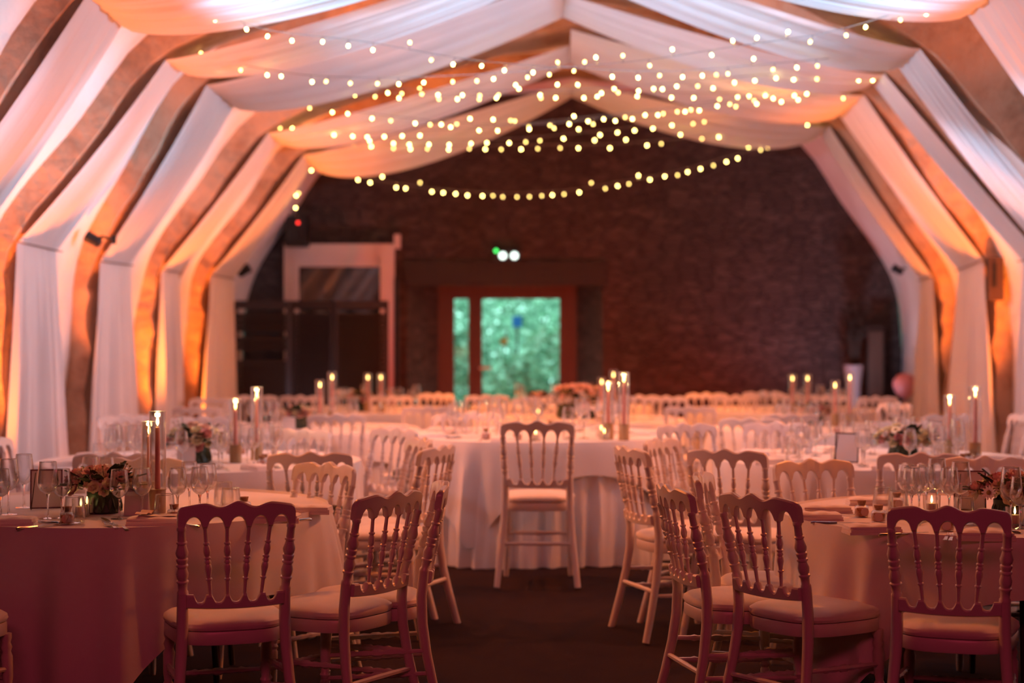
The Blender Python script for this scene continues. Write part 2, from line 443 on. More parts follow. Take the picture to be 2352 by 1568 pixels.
bx('bottom_rail', 'brown_wood', door, 1043, 948, 1076, 965, YD, 0.07, 0.0)
bx('pane', 'pane_glass', door, 1043, 686, 1076, 948, YD + 0.03, 0.008)
bx('pane', 'pane_glass', door, 1107, 686, 1285, 925, YD + 0.02, 0.008)
bx('handle', 'steel', door, 1100, 842, 1128, 848, YD - 0.06, 0.02)
lint = bx('trim_7', 'dark_wood', None, 928, 600, 1392, 655, YB - 0.03, 0.08); struct(lint)

# emergency light above the door
p = ony(1162, 587, YB - 0.10)
em = thing('emergency_light', 'small white emergency light with two round lamps above the glazed door', 'light', p)
MB().box((0, 0.05, 0), (0.30, 0.09, 0.13)).build('housing', 'black_plastic', em, smooth=False)
for dx in (-0.035, 0.095): MB().lathe([(0.040, 0), (0.038, 0.02), (0.02, 0.03)], 16, M=Matrix.Rotation(pi / 2, 3, 'X'), o=(dx, 0.0, 0)).build('lamp', 'lamp_white', em)
MB().lathe([(0.02, 0), (0.012, 0.02)], 10, M=Matrix.Rotation(pi / 2, 3, 'X'), o=(-0.11, 0, 0.055)).build('indicator', 'led_green', em)

# white glazed frame to the left of the door
YW = YB - 0.14
wn = bpy.data.objects.new('window_1', None); COL.objects.link(wn); struct(wn)
bx('head', 'white_paint', wn, 652, 560, 905, 588, YW, 0.12)
bx('post', 'white_paint', wn, 652, 588, 668, 900, YW, 0.12, 0.0)
bx('post', 'white_paint', wn, 873, 588, 905, 900, YW, 0.12, 0.0)
bx('inner_frame', 'white_paint', wn, 668, 588, 873, 612, YW + 0.05, 0.05)
bx('inner_frame', 'white_paint', wn, 668, 612, 686, 900, YW + 0.05, 0.05, 0.0)
m, n, bb = nt('dark_pane'); bb.inputs['Base Color'].default_value = (0.05, 0.055, 0.06, 1); bb.inputs['Roughness'].default_value = 0.06
bb.inputs['Specular IOR Level'].default_value = 1.0; bb.inputs['Coat Weight'].default_value = 1.0; bb.inputs['Metallic'].default_value = 0.35
nzz = node(n, 'ShaderNodeTexNoise', i_Scale=1.2); bpp = node(n, 'ShaderNodeBump', i_Strength=0.15, i_Distance=0.05); lk(n, nzz.outputs['Fac'], bpp.inputs['Height']); lk(n, bpp.outputs[0], bb.inputs['Normal'])
bx('pane', 'dark_pane', wn, 686, 612, 873, 900, YW + 0.085, 0.01, 0.0)
p0 = ony(911, 560, YB - 0.12)
rail = thing('door_track', 'dark upright sliding door track beside the white glazed frame', 'track', (p0.x, YB - 0.12, 0))
MB().box((0, 0, 1.05), (0.045, 0.08, 2.1)).build('upright', 'black_plastic', rail, smooth=False)
MB().box((0.01, -0.01, ony(918, 555, YB - .1).z), (0.07, 0.07, 0.16)).build('bracket', 'white_paint', rail, smooth=False)

# folding louvre screen
ys = 18.75
sc = thing('folding_screen', 'dark brown three-panel louvred folding screen in the rear corner', 'screen', (ony(712, 800, ys).x, ys, 0))
zs = ony(700, 690, ys).z
edges = [ony(px, 800, ys).x - sc.location.x for px in (538, 664, 768, 892)]
offs = [0.0, 0.10, 0.0, 0.10]
for q in range(3):
    xa, xb, ya, yb = edges[q], edges[q + 1] - 0.008, offs[q], offs[q + 1]
    L = sqrt((xb - xa) ** 2 + (yb - ya) ** 2); rz = atan2(yb - ya, xb - xa)
    pn = bpy.data.objects.new('panel', None); COL.objects.link(pn); pn.parent = sc; pn.location = (xa, ya, 0); pn.rotation_euler = (0, 0, rz)
    fm = 'dark_wood'
    MB().box((0.02, 0, zs / 2), (0.04, 0.03, zs)).build('stile', fm, pn, smooth=False)
    MB().box((L - 0.02, 0, zs / 2), (0.04, 0.03, zs)).build('stile', fm, pn, smooth=False)
    MB().box((L / 2, 0, zs - 0.045), (L - 0.08, 0.028, 0.09)).build('rail', fm, pn, smooth=False)
    MB().box((L / 2, 0, 0.10), (L - 0.08, 0.028, 0.12)).build('rail', fm, pn, smooth=False)
    nsl = 30; me = None
    for i in range(nsl):
        zz = 0.19 + i * (zs - 0.30) / nsl
        if q == 0 and i in (20, 21, 25): continue
        if me is None: me = MB().add([(-(L - 0.08) / 2, -0.016, -0.02), ((L - 0.08) / 2, -0.016, -0.02), ((L - 0.08) / 2, 0.012, 0.024), (-(L - 0.08) / 2, 0.012, 0.024),
                                      (-(L - 0.08) / 2, -0.010, -0.024), ((L - 0.08) / 2, -0.010, -0.024), ((L - 0.08) / 2, 0.018, 0.020), (-(L - 0.08) / 2, 0.018, 0.020)],
                                     [(0, 1, 2, 3), (7, 6, 5, 4), (0, 4, 5, 1), (3, 2, 6, 7), (0, 3, 7, 4), (1, 5, 6, 2)]).mesh('slat', 'dark_wood', False)
        o = bpy.data.objects.new('slat', me); COL.objects.link(o); o.parent = pn; o.location = (L / 2, 0, zz)

# loudspeaker on the rear wall, upper left
p = ony(678, 530, 19.2)
sp = thing('wall_speaker', 'black loudspeaker with a red light on the rear wall above the white frame', 'speaker', p)
MB().box((0, 0.15, 0), (0.24, 0.26, 0.34)).build('cabinet', 'black_plastic', sp, smooth=False)
MB().lathe([(0.09, 0), (0.085, 0.012), (0.03, 0.004)], 16, M=Matrix.Rotation(pi / 2, 3, 'X'), o=(0, 0.02, -0.05)).build('cone', 'black_plastic', sp)
MB().box((0.03, 0.01, 0.09), (0.025, 0.02, 0.025)).build('indicator', 'led_red', sp, smooth=False)
MB().box((0, 0.34, 0), (0.05, 0.12, 0.05)).build('bracket', 'black_plastic', sp, smooth=False)

# dry arrangement in a tall pale vase, dark panel, balloon (rear right)
yv = 19.0; p = ony(1960, 900, yv)
vs = thing('dried_branch_vase', 'tall pale vase of dark dried branches against the rear wall', 'vase', (p.x, yv, 0))
zt = ony(1960, 838, yv).z; 
MB().lathe([(0.07, 0.0), (0.085, 0.1), (0.075, 0.5), (0.08, zt * 0.8), (0.11, zt), (0.10, zt), (0.07, zt * 0.8)], 18).build('vase_body', 'vase_ceramic', vs)
ztop = ony(1960, 672, yv).z
for i in range(34):
    a = random.uniform(0, 2 * pi); sp_ = random.uniform(0.03, 0.24); h = random.uniform(0.75, 1.0)
    tp = (sp_ * cos(a), sp_ * 0.6 * sin(a), zt + (ztop - zt) * h)
    br = MB().tube([(0.02 * cos(a), 0.02 * sin(a), zt - 0.15), (tp[0] * 0.45, tp[1] * 0.45, lerp(zt, tp[2], 0.5)), tp], [0.004, 0.004, 0.002], 4)
    for q in range(9):
        t = random.uniform(0.35, 1.0); c = Vector((tp[0] * t, tp[1] * t, lerp(zt, tp[2], t))); u = Vector((random.uniform(-1, 1), random.uniform(-1, 1), random.uniform(-.2, 1))).normalized() * random.uniform(.04, .09)
        v = Vector((random.uniform(-1, 1), random.uniform(-1, 1), random.uniform(-1, 1))).normalized() * .016
        br.add([c, c + u * .5 + v, c + u, c + u * .5 - v], [(0, 1, 2, 3)])
    br.build('branch', 'twig', vs, smooth=False)
pa, pb = ony(1992, 748, 19.25), ony(2032, 900, 19.25)
dk = thing('wooden_cupboard', 'narrow dark reddish wooden cupboard beside the dried branches', 'cupboard', ((pa.x + pb.x) / 2, 19.4, 0))
MB().box((0, 0, pa.z / 2), (pb.x - pa.x, 0.25, pa.z)).build('body', 'dark_wood', dk, smooth=False)
dd = MB().box((0, -0.13, pa.z / 2), ((pb.x - pa.x) * 0.84, 0.02, pa.z * 0.92)).build('door', 'brown_wood', dk, smooth=False)
MB().lathe([(0.012, 0), (0.012, 0.03)], 8, M=Matrix.Rotation(pi / 2, 3, 'X'), o=(0.06, -0.14, pa.z * .5)).build('knob', 'steel', dd)
p = ony(2078, 884, 18.6)
bl = thing('balloon', 'round pink balloon by the rear right drape', 'balloon', p)
MB().lathe([(0.004, -0.155), (0.05, -0.13), (0.10, -0.08), (0.128, 0), (0.12, 0.05), (0.085, 0.10), (0.04, 0.122), (0.003, 0.128)], 20).build('skin', 'balloon_pink', bl)
MB().lathe([(0.016, -0.175), (0.004, -0.155)], 8).build('knot', 'balloon_pink', bl)
MB().tube([(0, 0, -0.175), (0.01, 0.0, -0.5), (0.0, 0, -p.z + 0.003)], 0.003, 4).build('string', 'steel_cord', bl)

# outside: ground, shrubs and a pale hedge
struct(MB().box((0, 27.5, -0.06), (16, 14.4, 0.1)).build('ground_outside', 'grass', smooth=False))
def bush(name, label, x, y, h, wd, m, nleaf, seed, lsz=0.10):
    rn = random.Random(seed)
    o = thing(name, label, 'shrub', (x, y, -0.01))
    st = MB()
    for i in range(5):
        a = rn.uniform(0, 2 * pi); st.tube([(0.03 * cos(a), 0.03 * sin(a), 0), (0.25 * wd * cos(a), 0.25 * wd * sin(a), h * 0.6)], [0.02, 0.008], 5)
    st.build('stem', 'brown_wood', o)
    b = MB()
    for i in range(nleaf):
        a = rn.uniform(0, 2 * pi); zz = rn.uniform(0.05, 1); rr = wd * 0.5 * sqrt(rn.uniform(0.2, 1)) * sin(pi * min(0.98, 0.22 + zz * 0.72)) ** 0.6
        c = Vector((rr * cos(a), rr * sin(a), zz * h)); d = Vector((rn.uniform(-1, 1), rn.uniform(-1, 1), rn.uniform(-.8, .8))).normalized() * lsz * rn.uniform(.6, 1.5)
        w = d.cross(Vector((rn.uniform(-1, 1), rn.uniform(-1, 1), 1))).normalized() * lsz * 0.38
        b.add([c, c + d * .5 + w, c + d, c + d * .5 - w], [(0, 1, 2, 3)])
    f = b.build('foliage', m, o, smooth=False); f['kind'] = 'stuff'
    return o
def bpos(px, d): q = at(px, 800, d); return q.x, q.y
for px, d, h, wd, m, lab in ((1055, 23.2, 1.5, 1.1, 'bush_leaf', 'green shrub outside behind the narrow side pane'),
                             (1130, 24.6, 2.6, 1.6, 'bush_leaf', 'tall green shrub outside at the left of the door pane'),
                             (1190, 22.6, 1.15, 0.9, 'bush_pale', 'low pale shrub outside in the middle of the door pane'),
                             (1255, 22.9, 1.5, 1.0, 'bush_pale', 'pale shrub outside at the right of the door pane'),
                             (1275, 25.6, 2.7, 1.6, 'bush_leaf', 'tall darker shrub outside behind the pale one'),
                             (1190, 28.2, 2.9, 2.0, 'bush_leaf', 'broad tree-like shrub furthest outside the door'),
                             (1040, 26.5, 2.9, 1.8, 'bush_leaf', 'broad shrub outside beyond the narrow side pane')):
    x, y = bpos(px, d); bush('garden_shrub', lab, x, y, h, wd, m, 900, int(px), 0.13)
hx, hy = bpos(1180, 33)
hb = bush('hedge', 'pale green hedge closing the view outside the door', hx, hy, 3.6, 7.5, 'bush_pale', 2600, 5, 0.3)
q = at(1188, 738, 24.0)
wk = thing('garden_sign_blue', 'small blue panel among the shrubs outside the door', 'panel', (q.x, q.y, 0))
MB().box((0, 0, q.z), (0.13, 0.02, 0.15)).build('board', 'blue_paint', wk, smooth=False); MB().box((0, 0.02, q.z / 2), (0.03, 0.02, q.z)).build('post', 'brown_wood', wk, smooth=False)
q = at(1157, 782, 24.0)
wk = thing('garden_marker_red', 'small orange red disc on a stake outside the door', 'marker', (q.x, q.y, 0))
MB().lathe([(0.06, -0.01), (0.06, 0.01)], 14, M=Matrix.Rotation(pi / 2, 3, 'X'), o=(0, 0, q.z)).build('disc', 'red_paint', wk); MB().box((0, 0.02, q.z / 2), (0.02, 0.015, q.z)).build('stake', 'brown_wood', wk, smooth=False)

# ================================================================== DRAPES
def fold(u, amp, k, ph): return amp * (sin(k * u * 2 * pi + ph) + 0.5 * sin(k * 2.3 * u * 2 * pi + ph * 2.1) + 0.35 * sin(k * 4.7 * u * 2 * pi + ph * 3.7))
def drape(side, k, corner_n, corner_f, bend_n, bend_f, bot_n, bot_f, apex_n, apex_f, sagn, sagf, label, seed):
    """a strip of cloth: floor > bend > upper corner > ridge. all points are 3-D (near edge, far edge)"""
    rn = random.Random(seed); ph = rn.uniform(0, 6)
    o = thing('draped_fabric', label, 'drape', (bend_f.x, bend_f.y, 0), 0, 'white voile swagged over the arch ribs')
    L = Vector(o.location); s = side
    inw = Vector((-s, 0, 0))
    def vert(u, v):            # v 0 top .. 1 floor
        p = lerp(bend_n.lerp(bot_n, v), bend_f.lerp(bot_f, v), u) if False else bend_n.lerp(bot_n, v).lerp(bend_f.lerp(bot_f, v), u)
        p = p + inw * fold(u, 0.016 + 0.022 * v, 5.0, ph) * min(1, 0.25 + v * 2)
        p.y += 0.02 * sin(9 * v + ph) * v
        return p - L
    MB().grid(vert, 72, 26).build('side_panel', 'voile', o)
    up = Vector((s * 0.5, 0, 0.6)).normalized()
    def slant(u, v):           # v 0 bend .. 1 corner
        p = bend_n.lerp(corner_n, v).lerp(bend_f.lerp(corner_f, v), u)
        sg = 4 * v * (1 - v)
        p = p + Vector((-s * 0.6, 0, -0.7)) * (0.02 + 0.05 * (0.5 - abs(u - 0.5))) * sg + Vector((-s * .7, 0, -.6)) * fold(u, 0.010, 4.0, ph + 1) * (0.3 + sg * 0.7)
        return p - L
    MB().grid(slant, 64, 22).build('slanted_panel', 'voile', o)
    def swag(u, v):            # v 0 corner .. 1 ridge
        p = corner_n.lerp(apex_n, v).lerp(corner_f.lerp(apex_f, v), u)
        q = v ** 0.72; sg = 4 * q * (1 - q)
        w = lerp(sagn, sagf, u ** 1.2)
        p.z -= w * sg + 0.05 * sin(pi * u) * sg
        p.z += fold(u, 0.012, 3.6, ph + 2) * (0.25 + 0.75 * sg) * (1 - 0.5 * v)
        return p - L
    MB().grid(swag, 64, 44).build('ceiling_swag', 'voile', o)
    cordp = [bend_n + Vector((0.0, -0.05, 0)), bend_f + Vector((0, 0.05, 0))]
    MB().tube([p + inw * 0.022 - L for p in cordp], 0.006, 5).build('cord', 'steel_cord', o)
    return o
def P_(px, py, off_d): return at(px, py, off_d)
APX = {0: -160, 1: -67, 2: 40, 3: 147, 4: 223}
AX_F = [1292, 1293, 1294, 1309, 1314]
DF = [9.95, 11.47, 13.35, 15.46, 17.5]
# per rib: left (corner near/far px, bend near/far px, bottom near/far x)
LEFT = [((200, -12), (279, 59), (-190, 540), (-60, 556), (-230, -40), 0.05, 0.16),
        ((379, 138), (413, 161), (40, 556), (130, 577), (8, 168), 0.05, 0.17),
        ((474, 195), (536, 245), (229, 600), (296, 609), (190, 316), 0.04, 0.17),
        ((616, 306), (639, 325), (372, 620), (412, 627), (368, 418), 0.05, 0.19),
        ((696, 356), (715, 379), (483, 632), (535, 641), (450, 537), 0.04, 0.30)]
RIGHT = [((2330, -40), (2222, 33), (2750, 520), (2600, 545), (2790, 2580), 0.05, 0.14),
         ((2114, 112), (2065, 154), (2490, 570), (2400, 583), (2530, 2390), 0.05, 0.14),
         ((2030, 170), (2003, 192), (2392, 590), (2348, 600), (2410, 2335), 0.05, 0.20),
         ((1985, 219), (1927, 263), (2260, 598), (2203, 622), (2298, 2172), 0.05, 0.20),
         ((1905, 290), (1882, 308), (2143, 636), (2116, 644), (2158, 2098), 0.04, 0.26)]
ordn = ['nearest', 'second', 'third', 'fourth', 'last']
DR = {}
for sd, T in ((-1, LEFT), (1, RIGHT)):
    for k, (cn, cf, bn, bf, bt, sn, sf) in enumerate(T):
        df = DF[k]; of = abs(cf[0] - 1290)
        Cf = at(cf[0], cf[1], df)
        Cn = onx(cn[0], cn[1], Cf.x); 
        # bend line runs parallel to the hall
        bx_ = (-3.36 if sd < 0 else 3.56)
        Bf = onx(bf[0], bf[1], bx_); Bn = onx(bn[0], bn[1], bx_)
        # keep them the same height
        zb = (Bf.z + Bn.z) / 2
        def floor_pt(px):
            r = ray(px, 900); d = (bx_ + sd * 0.03) / r.x; p = C0 + r * d; return Vector((p.x, p.y, 0.015))
        bot = [floor_pt(bt[0]), floor_pt(bt[1])]
        Af = at(AX_F[k], APX[k], df); 
        An = Vector((Af.x, Af.y - (Cf.y - Cn.y) - 0.25, Af.z + 0.04))
        DR[(sd, k)] = (Cn, Cf, Bn, Bf)
        lab = 'white voile drape on the %s arch rib of the %s wall' % (ordn[k], 'left' if sd < 0 else 'right')
        drape(sd, k, Cn, Cf, Bn, Bf, bot[0], bot[1], An, Af, sn, sf, lab, k * 2 + (sd > 0))

# arch ribs, their near face lying at the near edge of the drapes
for k, yf in enumerate(RIB_Y):
    b = MB(); N = 72; P = []; Fc = []
    rnd = random.Random(k)
    def near_y(x, z):
        if k == 0: return yf - 0.75
        yl, yr = [], []
        for sd, L in ((-1, yl), (1, yr)):
            Cn, Cf, Bn, Bf = DR[(sd, k - 1)]
            t = min(1, max(0, (z - Bn.z) / (Cn.z - Bn.z))); L.append(lerp(Bn.y, Cn.y, t) - 0.03)
        u = min(1, max(0, (x - XC + 1.5) / 3.0)); return lerp(yl[0], yr[0], u)
    RI = []
    for sd in (-1, 1):
        Cn, Cf, Bn, Bf = DR[(sd, max(k - 1, 0))]
        bxx = abs((Bn.x + Bf.x) / 2 - XC); bz = (Bn.z + Bf.z) / 2; cxx = abs((Cn.x + Cf.x) / 2 - XC); cz = max(Cn.z, Cf.z)
        mx_, mz_ = (bxx + cxx) / 2 + .03, (bz + cz) / 2 + .025
        RI.append([(bxx + .12, -.02), (bxx + .11, .8), (bxx + .08, 1.5), (bxx + .025, bz + .01), (mx_, mz_), (cxx + .02, cz + .02), (cxx * .70, lerp(cz, 4.02, .46)), (cxx * .36, lerp(cz, 4.02, .82)), (0, 4.04)])
    for i in range(N + 1):
        t = i / N; xi, zi = prof(RI, t); xo, zo = prof(VAULT, t)
        j = lambda a: a * (rnd.random() - 0.5)
        low = 0.05 if zi < 1.9 else 0.02
        xo = XC + (xo - XC) * 1.02; zo += 0.06; y0 = near_y(xi, zi); y1 = yf + 0.02
        P += [(xo, y0 + j(0.01), zo), (xi + j(low), y0 + j(low), zi + j(low)), (xi + j(low), y1 + j(low), zi + j(low)), (xo, y1, zo)]
    for i in range(N):
        a = i * 4
        for q in range(3): Fc.append((a + q, a + q + 1, a + q + 5, a + q + 4))
    b.add(P, Fc)
    struct(b.build('trim_%d' % (k + 1), 'rib_stone'))

# uplighter lamps, visible bodies
def make_par():
    o = thing('uplighter', '', 'light'); MB().box((0, 0, 0.045), (0.16, 0.14, 0.09)).build('base', 'black_plastic', o, smooth=False)
    MB().lathe([(0.06, 0.09), (0.07, 0.105), (0.05, 0.105)], 14).build('lens_ring', 'black_plastic', o); return o
par = Kind(make_par)
for k, yf in enumerate(RIB_Y[1:]):
    for sd in (-1, 1):
        par('black floor uplighter behind the %s drape of the %s wall' % (ordn[k], 'left' if sd < 0 else 'right'), (XC + sd * 3.59, NEAR_Y[k + 1] - 0.80, 0.0), 0, 'floor uplighters')
# spotlights clamped to the ribs
def make_spot():
    o = thing('clamp_spotlight', '', 'light')
    MB().tube([(0, 0, 0), (0.10, 0, 0.03), (0.22, 0, 0.0)], 0.016, 6).build('arm', 'black_plastic', o)
    M = Matrix.Rotation(radians(-60), 3, 'Y')
    MB().lathe([(0.03, -0.09), (0.055, -0.07), (0.06, 0.06), (0.066, 0.08), (0.05, 0.08)], 14, M=M, o=(0.0, 0, 0)).build('can', 'black_plastic', o)
    MB().box((0.22, 0, 0), (0.03, 0.06, 0.09)).build('clamp', 'black_plastic', o, smooth=False)
    return o
cs = Kind(make_spot)
p = at(214, 550, 12.3); cs('black spotlight on a short arm beside the second left drape', p, 0, None, .68)
p = at(560, 622, 17.9); cs('black spotlight on an arm beside the last left drape', p, pi * 0.9, None, .8)
p = at(2062, 620, 18.4); cs('dark spotlight on an arm beyond the last right drape', p, 0.2, None)
p = at(2285, 640, 14.6)
wb = thing('wall_sconce', 'brown box lamp with a black slot on the right wall between drapes', 'lamp', p)
MB().box((0, 0, 0), (0.12, 0.12, 0.36)).build('body', 'brown_wood', wb, smooth=False)
MB().box((-0.02, -0.065, 0.03), (0.03, 0.02, 0.2)).build('slot', 'black_plastic', wb, smooth=False)

# ================================================================== STRING LIGHTS
me_bulb = MB().lathe([(0.002, -0.012), (0.008, -0.008), (0.010, 0.0), (0.008, 0.008), (0.003, 0.011)], 8).mesh('bulb', 'bulb_glow')
me_bulb2 = MB().lathe([(0.002, -0.012), (0.008, -0.008), (0.010, 0.0), (0.008, 0.008), (0.003, 0.011)], 8).mesh('bulb', 'bulb_glow_dim')
me_sock = MB().lathe([(0.006, 0.01), (0.006, 0.04), (0.003, 0.045)], 6).mesh('socket', 'bulb_plastic')
def string_light(label, pts, d0, d1, nb, seed):
    """pts: pixel polyline, depth running from d0 to d1"""
    rn = random.Random(seed); n = len(pts)
    xs = [p[0] for p in pts]; tot = abs(xs[-1] - xs[0]) or 1
    cum = [0]
    for a, b in zip(pts, pts[1:]): cum.append(cum[-1] + math.hypot(b[0] - a[0], b[1] - a[1]))
    W3 = [at(p[0], p[1], lerp(d0, d1, c / cum[-1])) for p, c in zip(pts, cum)]
    o = thing('string_light', label, 'string light', W3[0], 0, 'warm string lights under the fabric ceiling')
    L = W3[0]
    fine = [poly(W3, i / 300) - L for i in range(301)]; acc = [0.0]
    for p, q in zip(fine, fine[1:]): acc.append(acc[-1] + (q - p).length)
    def along(t):
        a = t * acc[-1]; i = next((j for j in range(300) if acc[j + 1] >= a), 299)
        return fine[i].lerp(fine[i + 1], (a - acc[i]) / max(1e-6, acc[i + 1] - acc[i]))
    path = fine[::3]
    MB().tube(path, 0.0022, 4).build('wire', 'steel_cord', o)
    for i in range(nb):
        t = (i + 0.5 + rn.uniform(-0.18, 0.18)) / nb; q = along(t)
        tilt = rn.uniform(-0.7, 0.7); upside = rn.random() < 0.2
        e = (tilt + (pi if upside else 0), rn.uniform(-0.4, 0.4), 0)
        M = Matrix.Rotation(e[0], 3, 'X') @ Matrix.Rotation(e[1], 3, 'Y')
        off = M @ Vector((0, 0, -0.042))
        ob = bpy.data.objects.new('bulb', me_bulb if rn.random() < 0.62 else me_bulb2); COL.objects.link(ob); ob.parent = o; ob.location = q + off; ob.rotation_euler = M.to_euler()
        so = bpy.data.objects.new('socket', me_sock); COL.objects.link(so); so.parent = ob
SL = [('uppermost string light falling from the upper left, cords crossing under the ridge', [(390, 2), (520, 38), (625, 70), (840, 96), (1075, 136), (1300, 155), (1530, 163), (1750, 148), (1960, 128), (2110, 108)], 9.6, 11.4, 30, 1),
      ('string light rising from the left to the upper right corner', [(425, 130), (560, 150), (700, 172), (860, 178), (1000, 175), (1160, 166), (1300, 153), (1480, 138), (1665, 110), (1890, 76), (2040, 36), (2160, 6)], 11.4, 9.7, 30, 2),
      ('string light hanging nearly level from the second left drape', [(505, 172), (700, 192), (870, 200), (1000, 206), (1160, 208), (1300, 206), (1500, 194), (1750, 172), (1900, 172), (2030, 172)], 13.2, 13.0, 34, 3),
      ('string light just beneath the level one, ending at the third right drape', [(500, 186), (640, 198), (800, 208), (950, 214), (1130, 216), (1270, 214), (1450, 212), (1650, 214), (1800, 208), (1960, 210)], 13.2, 14.6, 32, 4),
      ('string light sloping from the second left drape down the middle', [(545, 205), (700, 238), (790, 252), (930, 270), (1090, 284), (1250, 284), (1430, 264), (1560, 244), (1720, 222), (1930, 196)], 13.6, 14.0, 30, 5),
      ('string light starting at the third left drape and climbing to the right', [(580, 275), (700, 290), (830, 304), (1000, 298), (1150, 288), (1300, 274), (1480, 254), (1640, 240), (1800, 222), (1950, 214)], 15.2, 14.2, 32, 6),
      ('string light sagging low between the third left and last right drapes', [(600, 278), (740, 296), (880, 318), (1020, 322), (1180, 318), (1340, 304), (1500, 286), (1650, 268), (1800, 262), (1890, 278)], 15.4, 16.8, 30, 7),
      ('string light sagging along the fourth left swag', [(668, 320), (790, 326), (930, 332), (1100, 334), (1270, 332), (1410, 330), (1560, 318), (1700, 300), (1810, 286), (1912, 274)], 16.9, 17.3, 30, 8),
      ('lowest string light drooping across the dark rear wall', [(682, 500), (683, 446), (703, 396), (735, 380), (820, 404), (930, 424), (1040, 437), (1180, 443), (1310, 436), (1420, 418), (1540, 396), (1660, 364), (1765, 332), (1870, 308)], 17.6, 17.4, 46, 9)]
for a in SL: string_light(*a)
# ================================================================== CHAIRS
def back_y(z): return -0.188 - 0.072 * max(0, (z - 0.45)) / 0.47
def bow(x): return -0.030 * (1 - (x / 0.2) ** 2)
def turned(b, p0, p1, prof_, n=8):
    p0, p1 = Vector(p0), Vector(p1)
    b.tube([p0.lerp(p1, t) for t, r in prof_], [r for t, r in prof_], n)
SPIN = [(0, .0085), (.03, .0085), (.05, .0065), (.22, .0072), (.235, .0115), (.255, .0115), (.27, .0075), (.30, .0105), (.36, .0128), (.42, .0095), (.43, .0075), (.445, .0125), (.465, .0125), (.475, .008),
        (.505, .0118), (.525, .0118), (.535, .008), (.56, .0115), (.61, .0128), (.70, .0085), (.74, .0075), (.75, .0115), (.77, .0115), (.78, .0072), (.95, .0062), (1, .0062)]
POST = [(0, .0195), (.04, .0195), (.06, .0155), (.16, .0165), (.18, .021), (.20, .021), (.215, .016), (.25, .0195), (.31, .0215), (.38, .0165), (.40, .0155), (.415, .0205), (.44, .0205), (.455, .016),
        (.50, .0205), (.53, .0205), (.545, .016), (.57, .020), (.62, .0225), (.70, .0165), (.74, .0145), (.755, .0185), (.775, .0185), (.79, .0145), (.93, .0135), (.95, .0165), (.975, .0165), (1, .0145)]
FLEG = [(0, .013), (.06, .0155), (.36, .0185), (.40, .0185), (.42, .0145), (.45, .0205), (.48, .0145), (.52, .0205), (.55, .0145), (.62, .0195), (.80, .0215), (.84, .0155), (.88, .0215), (.92, .0155), (.96, .021), (1, .021)]
STR = [(0, .0085), (.22, .0095), (.26, .0135), (.30, .0095), (.38, .0125), (.44, .0095), (.47, .0145), (.53, .0145), (.56, .0095), (.62, .0125), (.70, .0095), (.74, .0135), (.78, .0095), (1, .0085)]
STP = [(0, .0095), (.5, .0115), (1, .0095)]
def crest_mesh(xs, topf, botf, th, yoff):
    b = MB(); P = []; n = len(xs)
    for x in xs:
        zt, zb = topf(x), botf(x); zm = (zt + zb) / 2
        for z, k in ((zb, 0), (zb + 0.004, 1), (zt - 0.006, 1), (zt, 0)):
            e = th / 2 * (1 if k else 0.55)
            y = yoff(x, z); P.append((x, y - e, z))
        for z, k in ((zt, 0), (zt - 0.006, 1), (zb + 0.004, 1), (zb, 0)):
            e = th / 2 * (1 if k else 0.55)
            y = yoff(x, z); P.append((x, y + e, z))
    Fc = []
    for i in range(n - 1):
        for k in range(8):
            k2 = (k + 1) % 8; Fc.append((i * 8 + k, (i + 1) * 8 + k, (i + 1) * 8 + k2, i * 8 + k2))
    Fc.append(tuple(range(8))); Fc.append(tuple(range((n - 1) * 8 + 7, (n - 1) * 8 - 1, -1)))
    return b.add(P, Fc)
UPX = [-.112, -.0375, .0375, .112]; LOX = [-.088, -.0293, .0293, .088]
def crest_top(x):
    a = abs(x)
    if a < .115: z = .9105 + .0085 * cos(2 * pi * a / .115) - .007 * a / .115
    else: z = .912 - .011 * ((a - .115) / .07) ** 1.3 if a < .185 else .901
    if a > .184: z = .901 - .026 * (1 - sqrt(max(0, 1 - ((a - .184) / .0185) ** 2)))
    return z
def crest_bot(x):
    cs_ = [-.1495, -.075, 0, .075, .1495]
    for c in cs_:
        h = .0745 / 2 - .0095
        if abs(x - c) < h: return .826 + .038 * sqrt(1 - ((x - c) / h) ** 2)
    return .826
def low_top(x):
    for c in [-.1215, -.0587, 0, .0587, .1215]:
        h = .0205 if abs(c) < .1 else .019
        if abs(x - c) < h: return .592 - .027 * sqrt(1 - ((x - c) / h) ** 2)
    return .592 if abs(x) < .105 else .594
def sup(a, n): return (abs(cos(a)) ** (2 / n) * (1 if cos(a) > 0 else -1), abs(sin(a)) ** (2 / n) * (1 if sin(a) > 0 else -1))
def seat_xy(a, g):
    cx_, sy_ = sup(a, 3.2); y = 0.012 + sy_ * (0.205 + g); w = lerp(.186, .214, (sy_ + 1) / 2) + g
    return cx_ * w, y
def ring_stack(rows, nseg=36):
    b = MB(); P = []
    for g, z in rows:
        for k in range(nseg):
            x, y = seat_xy(2 * pi * k / nseg, g); P.append((x, y, z))
    Fc = []
    for i in range(len(rows) - 1):
        for k in range(nseg):
            k2 = (k + 1) % nseg; Fc.append((i * nseg + k, i * nseg + k2, (i + 1) * nseg + k2, (i + 1) * nseg + k))
    Fc.append(tuple(range(nseg - 1, -1, -1))); m = (len(rows) - 1) * nseg; Fc.append(tuple(range(m, m + nseg)))
    return b.add(P, Fc)
